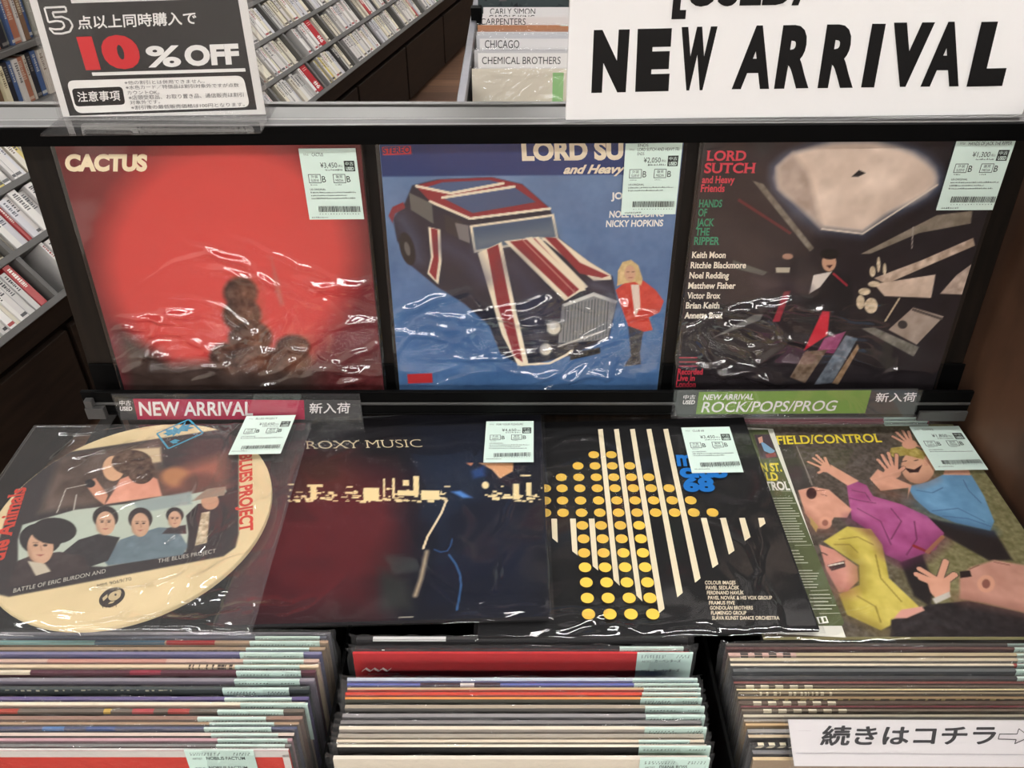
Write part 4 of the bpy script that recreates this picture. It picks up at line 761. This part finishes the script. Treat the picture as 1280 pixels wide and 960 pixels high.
left_rows = [
 (38, (150, 145, 152), (112, 110, 120), None), (53, (105, 108, 118), (80, 82, 96), (950, 1190)),
 (72, (168, 140, 115), (150, 128, 105), (930, 1190), dict(segs=((0, .30, (122, 160, 156)), (.30, .51, (70, 96, 112)), (.515, .66, (152, 46, 50))))),
 (95, (165, 140, 112), (146, 122, 95), (915, 1150), dict(marks=((96, 74, 56), .3, .95, .016, 'wear'))), (115, (122, 120, 152), (92, 92, 130), (893, 1130)),
 (140, (205, 172, 156), (188, 158, 150), (905, 1130), dict(segs=((.2, .55, (196, 140, 128)),))), (162, (222, 200, 168), (204, 180, 148), (875, 1115), dict(marks=((70, 56, 50), .62, .76, .012, 'print'))),
 (183, (86, 42, 54), (84, 42, 52), (880, 1120), dict(segs=((0, .17, CRM), (.46, .55, (140, 44, 60))))), (212, (140, 132, 140), (112, 104, 116), (872, 1115)),
 (243, (62, 70, 68), (46, 54, 54), (828, 1075), dict(txt=('KEVIN AYERS',), marks=((176, 172, 150), .05, .62, .014, 'wear'))), (280, (98, 86, 134), (80, 70, 116), (835, 1085)),
 (303, (232, 220, 196), (192, 168, 150), (895, 1150)), (328, (106, 96, 86), (94, 84, 74), (810, 1055), dict(segs=((.12, .2, (170, 66, 50)), (.44, .46, (196, 160, 70)), (.52, .58, (176, 74, 76)), (.62, .68, (170, 66, 60))))),
 (355, (150, 118, 102), (122, 96, 84), (735, 990)), (373, (172, 142, 112), (138, 120, 105), (780, 1020)), (391, (80, 86, 112), (92, 92, 110), (760, 1010), dict(segs=((.3, .36, (84, 122, 172)), (.42, .5, (70, 90, 140))))),
 (415, (216, 196, 182), (58, 50, 48), (785, 1035)), (435, (196, 154, 160), (150, 116, 122), (810, 1070)), (455, (120, 118, 116), (82, 82, 82), (805, 1060)),
 (472, (208, 203, 198), (192, 54, 40), (688, 945), dict(txt=('NOBILIS FACTUM', 'NOBILIS FACTUM'), extra=lambda mb, pl, w: (mb.poly([pl.p(0, .3065, .0003), pl.p(w, .3065, .0003), pl.p(w, .315, .0003), pl.p(0, .315, .0003)], (206, 200, 194)), mb.poly([pl.p(w-.006, .1, .0003), pl.p(w, .1, .0003), pl.p(w, .31, .0003), pl.p(w-.006, .31, .0003)], (206, 200, 194)))))]
fill_bin(left_rows, 'left', 0, 780, .336, 200, None or (0, 0), (-.174, -.190), 'upright records in the left bin', 1)
def redbox(mb, pl, w):
    for a, b_, c in ((.0, .012, (170, 34, 36)),): mb.poly([pl.p(0, .292, .0003), pl.p(w, .292, .0003), pl.p(w, .2925, .0003), pl.p(0, .2925, .0003)], c)
    pts = [(.006, .2915), (.010, .2955), (.014, .2915), (.018, .2955), (.022, .2915), (.026, .2955), (.030, .2915), (.034, .2955)]
    for i in range(0, 7): mb.poly([pl.p(pts[i][0], pts[i][1]-.0018, .0004), pl.p(pts[i+1][0], pts[i+1][1]-.0018, .0004), pl.p(pts[i+1][0]+.0012, pts[i+1][1]+.0006, .0004), pl.p(pts[i][0]+.0012, pts[i][1]+.0006, .0004)], (236, 222, 214))
    pl.h = .0004; mb.text_ab(pl, 'ANTHOLOGY CARPENTERS', (.012, .2862), (.042, .2862), (.012, .2878), (232, 210, 204))
mid_rows = [
 (48, (58, 56, 56), (40, 38, 40), None, dict(segs=((.05, .27, (226, 223, 222)),))), (80, (24, 22, 24), (20, 18, 20), (940, 1140)),
 (92, (202, 42, 44), (184, 36, 38), (995, 1200), dict(txt=('カーペンターズ', 'カーペンターズ'), extra=redbox)), (180, (188, 196, 206), (108, 118, 164), (980, 1200)), (193, (84, 98, 166), (74, 84, 146), (985, 1205), dict(segs=((.21, .325, (48, 36, 50)), (.325, .365, (216, 206, 200)), (.365, .44, (48, 36, 50))))),
 (207, (192, 166, 132), (198, 62, 46), (1015, 1220)), (223, (205, 62, 46), (190, 52, 40), (1010, 1225)), (237, (226, 142, 72), (88, 86, 72), (1005, 1230), dict(txt=('QUEENSRYCHE',))),
 (264, (166, 151, 131), (106, 102, 96), (1020, 1235)), (291, (140, 136, 136), (96, 95, 96), (1022, 1240), dict(txt=('PEGGY LEE',))), (311, (121, 117, 116), (92, 90, 90), None),
 (331, (226, 213, 191), (170, 160, 150), (1018, 1235), dict(txt=('SADE',))), (353, (160, 151, 136), (188, 174, 150), None), (369, (216, 201, 177), (198, 184, 160), (1000, 1160), dict(txt=('Jo STAFFORD',))),
 (386, (229, 216, 196), (24, 21, 22), (1000, 1225), dict(marks=((30, 26, 26), .62, .82, .03, 'wear'))), (426, (223, 214, 197), (214, 204, 186), (1003, 1222), dict(txt=('DIANA ROSS', 'LOVE HANGOVER')))]
fill_bin(mid_rows, 'middle', 400, 780, .3984, 655, (-.148, -.150), None, 'upright records in the middle bin', 2)
W2, K2 = (224, 214, 186), (40, 38, 38)
right_rows = [
 (50, (132, 120, 112), (92, 84, 82), (1215, 1400)), (69, (96, 62, 60), (78, 50, 50), (1240, 1420)), (95, (192, 172, 137), (150, 130, 106), (1250, 1440), dict(segs=((0, .2, (208, 168, 156)),), marks=((72, 64, 60), .035, .19, .042, 'dash'))), (118, (206, 191, 162), (118, 111, 100), (1252, 1450)),
 (136, (223, 209, 183), (106, 104, 102), (1250, 1440), dict(segs=((.83, .93, (170, 66, 62)),))), (161, (96, 98, 97), (70, 72, 74), (1245, 1440)), (188, (62, 63, 65), (48, 48, 52), (1252, 1445)), (205, (122, 62, 57), (70, 56, 50), None),
 (220, (90, 74, 64), (84, 72, 62), None, dict(marks=(W2, .03, .22, .042, 'dash'))), (233, (226, 211, 162), (118, 104, 80), None), (247, (152, 137, 112), (108, 97, 80), None, dict(marks=(W2, .06, .27, .012, 'print'))), (266, (152, 127, 92), (98, 84, 65), None, dict(marks=((206, 186, 120), .1, .95, .02, 'wear'))),
 (288, (96, 78, 66), (112, 96, 76), None, dict(marks=(W2, .04, .27, .042, 'dash'))), (301, (112, 46, 52), (90, 60, 50), None), (318, (112, 97, 82), (104, 90, 78), None, dict(marks=(W2, .06, .3, .042, 'dash'))), (338, (201, 191, 166), (148, 138, 124), None), (356, (151, 143, 131), (164, 140, 106), None),
 (373, (206, 173, 126), (165, 136, 96), None), (402, (151, 146, 141), (108, 105, 104), None), (425, (201, 181, 151), (70, 66, 64), None), (455, K2, (94, 92, 92), None, dict(marks=(W2, .01, .2, .03, 'slant'))), (486, (112, 112, 114), (68, 68, 72), None), (512, (206, 181, 141), (150, 130, 106), None)]
fill_bin(right_rows, 'right', 880, 790, .3125, 1090, (.2015, .2035), None, 'upright records in the right bin', 3)
rng = np.random.default_rng(77)
for i, (py, ec) in enumerate(((532.5, (150, 66, 82)), (528, (196, 120, 132)), (523.5, (166, 158, 160)))):
    H = hz(1000, py, .866); xo = .2035+.002*i
    upright(xo, xo+.315, H[1], .866, ec, (150, 80, 92), 0.0, .003, ('wine red', 'pink', 'grey')[i]+' edged upright record at the right bin back, '+('nearest to', 'second behind', 'third behind')[i]+' the comic record', 'upright records behind the comic record', (.258, .312), None, (), None, rng)
# card pointing to the next bin
cp = Pl(hit(995, 946, V(0, .372, .8605), unit((0, -.45, .893))), (1, -.004, 0), (0, .893, .45)); t = T(990, 890, .2266)
r = thing('direction_card', 'pale grey plastic card with bold black lettering and arrow leaning in the right bin', 'card', cp.p(.1, 0, 0))
q0, q1 = cp.ab(992, 951), cp.ab(999, 899.3); xr_ = .221
mb = MB(); mb.box(cp.p(q0[0], q0[1]-.004, -.0012), cp.ex*xr_, cp.ey*(q1[1]-q0[1]+.004), cp.n*.0012, (205, 200, 200)); bevel(mb.build('card', M_SAT, r), .0003)
mb = MB(); cp.h = .0002; mb.row(cp, t, '続きはコチラ', 150, 187, 1118, 184, 112, (30, 27, 30), 24, off=.03)
ar = t((1143, 122), (1240, 122), (1250, 92), (1310, 138), (1226, 176), (1235, 152), (1135, 150))
for a_, b_ in zip(ar, ar[1:]+ar[:1]): mb.line(cp, a_, b_, .0006, (50, 46, 48))
mb.line(cp, *t((20, 228), (1290, 236)), .0005, (160, 156, 158)); mb.line(cp, *t((34, 104), (100, 104)), .0004, (176, 172, 172)); mb.build('lettering', M_PAPER, r)
mb = MB(); mb.box(cp.p(q0[0]-.003, q0[1]-.006, .0006), cp.ex*(xr_+.006), cp.ey*(q1[1]-q0[1]+.009), cp.n*.0006, WHITE); mb.build('clear_pocket', M_ACR, r)

# ------------------------------------------------------------------ CD rack along the wall
AZ = math.radians(12.3); RU = V(math.sin(AZ), math.cos(AZ), 0); RV = V(math.cos(AZ), -math.sin(AZ), 0); RO = V(-.56, 4.74, 0)
SL = math.radians(52.0); RA = -RV*math.cos(SL)+V(0, 0, 1)*math.sin(SL); RN = RV*math.sin(SL)+V(0, 0, 1)*math.cos(SL); LIPZ = .424
def rk(u_, w, z): return RO+RU*u_-RV*w+V(0, 0, z)
def sl(u_, s_, d): return RO+V(0, 0, LIPZ)+RU*u_+RA*s_+RN*d
U0, U1, PT = -3.73, 1.75, .142
rack = thing('disc_rack', 'long dark brown wall rack with slanted grey tiers packed with CD cases', 'rack', rk(-1, .3, 0))
BR_ = (44, 32, 26)
mb = MB(); mb.box(rk(U0, .02, .07), RU*(U1-U0), -RV*.55, V(0, 0, .23), BR_); mb.box(rk(U0, .05, 0), RU*(U1-U0), -RV*.5, V(0, 0, .07), (16, 13, 12)); mb.build('base_cabinet', M_RACKWOOD, rack)
mb = MB(); mb.box(rk(U0, 0, .345), RU*(U1-U0), -RV*.02, V(0, 0, .062), BR_); mb.build('fascia', M_RACKWOOD, rack)
dfirst = None; uu = -3.65
while uu < U1-.5:
    mb = MB(); mb.box(rk(uu+.012, .002, .035), RU*.70, -RV*.018, V(0, 0, .285), BR_); d = mb.build('drawer_front', M_RACKWOOD, rack); bevel(d, .003)
    uu += .72
GY = (98, 96, 93)
for k in range(4):
    mb = MB(); mb.box(sl(U0, k*PT-.017, -.16), RU*(U1-U0), RA*.017, RN*.165, GY); bevel(mb.build('tier_shelf', M_GREY, rack), .001)
mb = MB(); mb.box(sl(U0, -.017, -.172), RU*(U1-U0), RA*.46, RN*.012, (60, 55, 52)); mb.build('back_panel', M_RACKWOOD, rack)
for k in range(3):
    for j in range(-9, 8):
        u_ = -.77+.36*j
        if u_ < U0+.02 or u_ > U1-.02: continue
        mb = MB(); mb.box(sl(u_-.007, k*PT, -.16), RU*.014, RA*(PT-.017), RN*.162, GY); mb.build('divider', M_GREY, rack)
for z_ in (.74, .896, 1.052, 1.208):
    mb = MB(); mb.box(rk(U0, .275, z_), RU*(U1-U0), -RV*.17, V(0, 0, .017), (66, 62, 60)); bevel(mb.build('shelf', M_GREY, rack), .002)
mb = MB(); mb.box(rk(U0, .445, .6), RU*(U1-U0), -RV*.02, V(0, 0, .65), BR_); mb.build('back_panel', M_RACKWOOD, rack)
mb = MB(); mb.box(rk(U0-.02, .0, 0), RU*.02, -RV*.47, V(0, 0, .40), BR_); mb.build('end_panel', M_RACKWOOD, rack)
# CD cases: a few kinds, copied one by one
def cd_mesh(base, spine, mark, h, seed, d=.138):
    rn = random.Random(seed); mb = MB(); w = .02
    mb.box((-w/2, 0, -d), (w, 0, 0), (0, h, 0), (0, 0, d), base, dict(top=spine, back=tuple(int(c*.96) for c in base)))
    mb.poly([(-w*.46, .004, .0002), (w*.46, .004, .0002), (w*.46, h-.003, .0002), (-w*.46, h-.003, .0002)], spine)
    y = h-.010
    while y > h*rn.choice((.35, .5, .62)):
        q = rn.uniform(.002, .005); xw = rn.uniform(.15, .3)*w; mb.poly([(-xw, y-q, .0004), (xw, y-q, .0004), (xw, y, .0004), (-xw, y, .0004)], mark); y -= q+rn.uniform(.001, .003)
    if rn.random() < .4: mb.poly([(-w*.46, .006, .0004), (w*.46, .006, .0004), (w*.46, .014, .0004), (-w*.46, .014, .0004)], mark)
    me_o = bevel(mb.build('cd_case', paint(.3, .5), None), .0008, 1); me = me_o.data; bpy.data.objects.remove(me_o); return me
PALE = [cd_mesh(b_, s_, m_, h_, i) for i, (b_, s_, m_, h_) in enumerate((((206, 202, 198), (226, 222, 216), (70, 66, 64), .124), ((190, 186, 184), (214, 208, 204), (60, 58, 60), .120), ((212, 204, 186), (228, 220, 198), (90, 80, 66), .122), ((184, 182, 186), (206, 204, 208), (84, 84, 96), .117), ((214, 210, 206), (234, 230, 226), (160, 60, 56), .124), ((170, 168, 166), (196, 192, 188), (50, 50, 52), .114), ((200, 192, 176), (216, 208, 190), (110, 90, 70), .110)))]
TINT = [cd_mesh(b_, s_, m_, h_, 20+i) for i, (b_, s_, m_, h_) in enumerate((((150, 170, 210), (120, 146, 206), (230, 230, 230), .122), ((150, 40, 42), (170, 44, 46), (230, 220, 210), .124), ((60, 58, 58), (44, 42, 44), (200, 196, 190), .120), ((196, 176, 90), (212, 190, 90), (60, 50, 40), .116), ((120, 150, 120), (110, 146, 116), (230, 226, 214), .120)))]
BOOK = [cd_mesh(b_, s_, m_, h_, 40+i) for i, (b_, s_, m_, h_) in enumerate((((196, 182, 150), (210, 198, 164), (110, 96, 76), .122), ((110, 84, 66), (122, 94, 74), (190, 176, 150), .118), ((70, 88, 126), (74, 96, 140), (190, 190, 186), .124), ((200, 196, 190), (206, 200, 194), (110, 106, 104), .124), ((104, 106, 94), (112, 114, 102), (150, 148, 136), .120), ((190, 180, 168), (200, 190, 176), (120, 100, 84), .122), ((48, 48, 52), (44, 44, 50), (120, 116, 112), .124), ((214, 204, 170), (220, 210, 178), (130, 116, 90), .120), ((166, 108, 84), (172, 112, 88), (200, 170, 150), .121)))]
def place(me, o_, X, Y, Z, sx, label, group, name='cd_case', cat='CD case'):
    o = bpy.data.objects.new(name, me); COL.objects.link(o); m = Matrix(((X[0]*sx, Y[0], Z[0], o_[0]), (X[1]*sx, Y[1], Z[1], o_[1]), (X[2]*sx, Y[2], Z[2], o_[2]), (0, 0, 0, 1))); o.matrix_world = m
    tag(o, label, cat, group); bv = o.modifiers.new('bevel', 'BEVEL'); bv.width = .0007; bv.segments = 1; return o
TN = ('lowest', 'middle', 'upper'); rnd = random.Random(5); NCD = [0]; rest = MB()
def inview(P):
    x, y = proj(P); return (262 < x < 600 and -30 < y < 155) or (-40 < x < 160 and 150 < y < 480)
CARDS = {(0, 387.5, 95): 'し', (1, 395, 38): 'す', (0, 493, 19): 'ま'}
cards = []
for (k, px, py), ch in CARDS.items():
    P = hit(px, py, sl(0, 0, 0), RN)-RO-V(0, 0, LIPZ); cards.append((k, float(P@RU), ch))
for k in range(3):
    for j in range(-8, 7):
        ua = -.77+.36*j+.010; ub = ua+.338; u_ = ua+rnd.choice((.004, .02, .05, .08))
        near = ub < -1.9; sec = j+10 if not near else j+10
        while u_ < ub-.012:
            wd_ = rnd.choice((.012, .018, .024, .030, .022)); c_ = next((c for c in cards if c[0] == k and abs(c[1]-u_-.025) < .013), None)
            if c_ and u_+.052 > ub: break
            if c_:
                mb = MB(); mb.box((-.024, 0, -.13), (.048, 0, 0), (0, .122, 0), (0, 0, .13), (178, 40, 48)); cpn = Pl((-.024, 0, .0002), (1, 0, 0), (0, 1, 0)); ink = (240, 232, 228)
                o = place(mb.build('index_card', M_PAPER, None).data, sl(u_+.025, k*PT+.002, -.003), RU, RA, RN, 1, f'red index divider with one white character in the {TN[k]} slanted tier, '+{'し': 'nearest to the discount sign', 'す': 'above the nearest one', 'ま': 'farther along the rack'}[ch], 'red index dividers', 'index_divider', 'index divider')
                for q in [x for x in COL.objects if x.name == 'index_card']: bpy.data.objects.remove(q)
                mb = MB(); mb.text_ab(cpn, ch, (.008, .012), (.040, .012), (.008, .046), ink, off=.03, full=True); 
                for yy in (.100, .108): mb.fan(cpn, [(.008, yy), (.038, yy), (.038, yy+.003), (.008, yy+.003)], (226, 160, 156))
                lt = mb.build('lettering', M_PAPER, None); lt.parent = o; u_ += .052; continue
            if u_+wd_ > ub: break
            P = sl(u_+wd_/2, k*PT+.07, 0)
            if not inview(P) or NCD[0] > 285:
                h_ = rnd.choice((.124, .12, .117, .122)); c_ = rnd.choice(((226, 222, 216), (214, 208, 204), (228, 220, 198), (206, 204, 208), (196, 192, 188)))
                rest.box(sl(u_, k*PT+.0006, -.146), RU*wd_*.94, RA*h_, RN*.138, c_)
            else:
                NCD[0] += 1
                me = rnd.choice(PALE) if rnd.random() < .93 else rnd.choice(TINT)
                where = f'in compartment {sec} of the {TN[k]} slanted tier' if False else (f'{TN[k]} slanted tier, seen left of the display stand' if near else f'{TN[k]} slanted tier, seen right of the discount sign')
                tone = 'pale spined' if me in PALE else 'coloured spine'
                place(me, sl(u_+wd_/2, k*PT+.0005, -.004-rnd.choice((0, .002, .006, .012))), RU, RA, RN, wd_/.02*.95, f'{tone} CD case in the {where}', f'{tone} CDs, {where}')
            u_ += wd_+rnd.choice((0, 0, .0008))
_r = tag(rest.build('cd_cases', paint(.3, .5), None), 'pale CD cases filling the rest of the slanted wall rack', 'CD cases', None, 'stuff')
for k, z_ in enumerate((.757, .913)):
    u_ = -3.1
    while u_ < -1.9:
        wd_ = rnd.choice((.011, .016, .022, .030, .020)); P = rk(u_, .28, z_+.06); x, y = proj(P)
        if -40 < x < 75 and -60 < y < 160:
            place(rnd.choice(BOOK), rk(u_+wd_/2, .285+rnd.choice((0, .004, .01)), z_+.0005), RU, V(0, 0, 1), RV, wd_/.02*.95, f'CD case standing on the {("lower", "higher")[k]} upright shelf left of the discount sign', f'CDs on the {("lower", "higher")[k]} upright shelf')
        u_ += wd_+.0006

# ------------------------------------------------------------------ record island behind the stand
isl = thing('record_island', 'record bin island with silver side rail behind the display stand', 'display stand', (.25, 2.8, 0))
mb = MB(); mb.abox(-.125, .62, 2.16, 3.5, 0, .50, BT); mb.abox(-.135, -.125, 2.16, 3.5, .5, .80, BT); mb.abox(.61, .62, 2.16, 3.5, .5, .8, BT); mb.abox(.235, .243, 2.16, 3.5, .5, .78, BT); mb.abox(-.125, .62, 2.15, 2.165, .5, .62, BT); mb.build('cabinet', M_DARKWOOD, isl)
mb = MB(); mb.abox(-.144, -.122, 2.15, 3.5, .80, .832, (160, 160, 160)); bevel(mb.build('side_rail', flat('silver_rail', (150, 150, 156), .35, .6), isl), .003)
mb = MB()
for k in range(3): mb.abox(-.145, -.121, 2.146, 2.151, .802+k*.0105, .809+k*.0105, (30, 30, 32))
mb.build('rail_end_cap', M_BLACK, isl)
rng = np.random.default_rng(5)
GI = 'records and dividers in the island bin'
def extra_cream(mb, pl, w): mb.poly([pl.p(.222, .225, .0003), pl.p(.252, .225, .0003), pl.p(.252, .305, .0003), pl.p(.222, .305, .0003)], (168, 216, 150))
def rec2(py, ec, fc, label, z=.863, extra=None, segs=(), tg=None, x0=-.110):
    y = hz(650, py, z)[1]; return upright(x0, x0+.315, y, z, ec, fc, 6, .003, label, GI, tg, None, segs, None, rng, extra)
RC = rec2(86, (238, 230, 212), (236, 228, 210), 'cream record in a shiny clear bag, front of the island bin', .863, extra_cream)
for q in [c for c in RC.children if c.name.startswith('plastic_bag')]: bpy.data.objects.remove(q)
_y = hz(650, 86, .863)[1]; _t = math.radians(6); _pl = Pl((-.110, _y-.315*math.sin(_t), .863-.315*math.cos(_t)), (1, 0, 0), (0, math.sin(_t), math.cos(_t)))
wrap(_pl, -.004, .02, .319, .320, RC, 71, .0022, [(26, (.0, .9), (.55, 1.0), .45, .25, .0016), (8, (.1, .9), (.86, .98), .05, .15, .0016)], 200)
def divider(py, word, x0, x1, yb, cap_, label, z=.868):
    y = hz(650, py, z)[1]; t_ = math.radians(6); pl = Pl((-.098, y-.32*math.sin(t_), z-.32*math.cos(t_)), (1, 0, 0), (0, math.sin(t_), math.cos(t_)))
    r = thing('divider_card', label, 'divider card', pl.p(.16, 0, 0), 'divider cards in the island bin'); mb = MB(); mb.box(pl.p(0, 0, -.0012), pl.ex*.325, pl.ey*.32, pl.n*.0012, (226, 223, 222)); mb.build('card', M_CARD, r)
    pl.h = .0003; mb = MB(); A_, B_ = pl.ab(x0, yb), pl.ab(x1, yb); C_ = pl.ab(x0, yb-cap_); mb.text_ab(pl, word, A_, B_, C_, (52, 50, 52)); mb.build('lettering', M_PAPER, r)
divider(66.5, 'CHEMICAL BROTHERS', 602.5, 700.5, 80, 9.0, 'white divider card lettered in grey capitals, nearest of the island bin')
rec2(63.8, (205, 203, 204), (196, 194, 195), 'pale record behind the nearest divider card'); rec2(62.2, (188, 190, 200), (190, 188, 190), 'bluish white record between the two front divider cards')
divider(48.5, 'CHICAGO', 606, 649, 60.0, 9.8, 'white divider card with one short word, second from the front')
rec2(44, (200, 205, 214), (196, 196, 200), 'white record with bluish edge behind the second divider card'); rec2(40, (214, 212, 214), (205, 204, 206), 'white record in front of the brown edged one')
rec2(31.5, (190, 128, 86), (186, 124, 82), 'record with a light brown edge and pale green tag', .863, None, ((.84, 1, (206, 222, 212)),))
divider(21, 'CARPENTERS', 601, 657, 31.0, 8.0, 'white divider card directly behind the brown edged record')
divider(17.2, 'CAROLE KING', 611, 668, 26.2, 7.5, 'white divider card almost hidden by the one in front')
divider(9, 'CARLY SIMON', 612.5, 669, 18.0, 7.5, 'white divider card farthest back in the island bin', .872)
mb = MB(); y = hz(600, 12, .868)[1]; mb.abox(-.14, -.104, y+.004, y+.05, .80, .872, (14, 14, 15)); o = bevel(mb.build('bin_bracket', M_BLACK, isl), .002)
t_ = math.radians(8); z = 1.02; y = hz(650, 8, .868)[1]+.03
def dark_art(mb, pl, w):
    rn = random.Random(3)
    for _ in range(90):
        a, b_ = rn.uniform(0, w-.03), rn.uniform(.03, .30); mb.poly([pl.p(a, b_, .0003), pl.p(a+rn.uniform(.01, .03), b_, .0003), pl.p(a+rn.uniform(.0, .02), b_+rn.uniform(.005, .02), .0003)], rn.choice(((46, 56, 58), (70, 78, 78), (34, 40, 44), (96, 88, 90))))
upright(-.118, .197, y+.02, 1.00, (60, 60, 62), (58, 68, 70), 8, .0035, 'dark greenish record standing tall at the back of the island bin', GI, None, None, (), None, rng, dark_art)
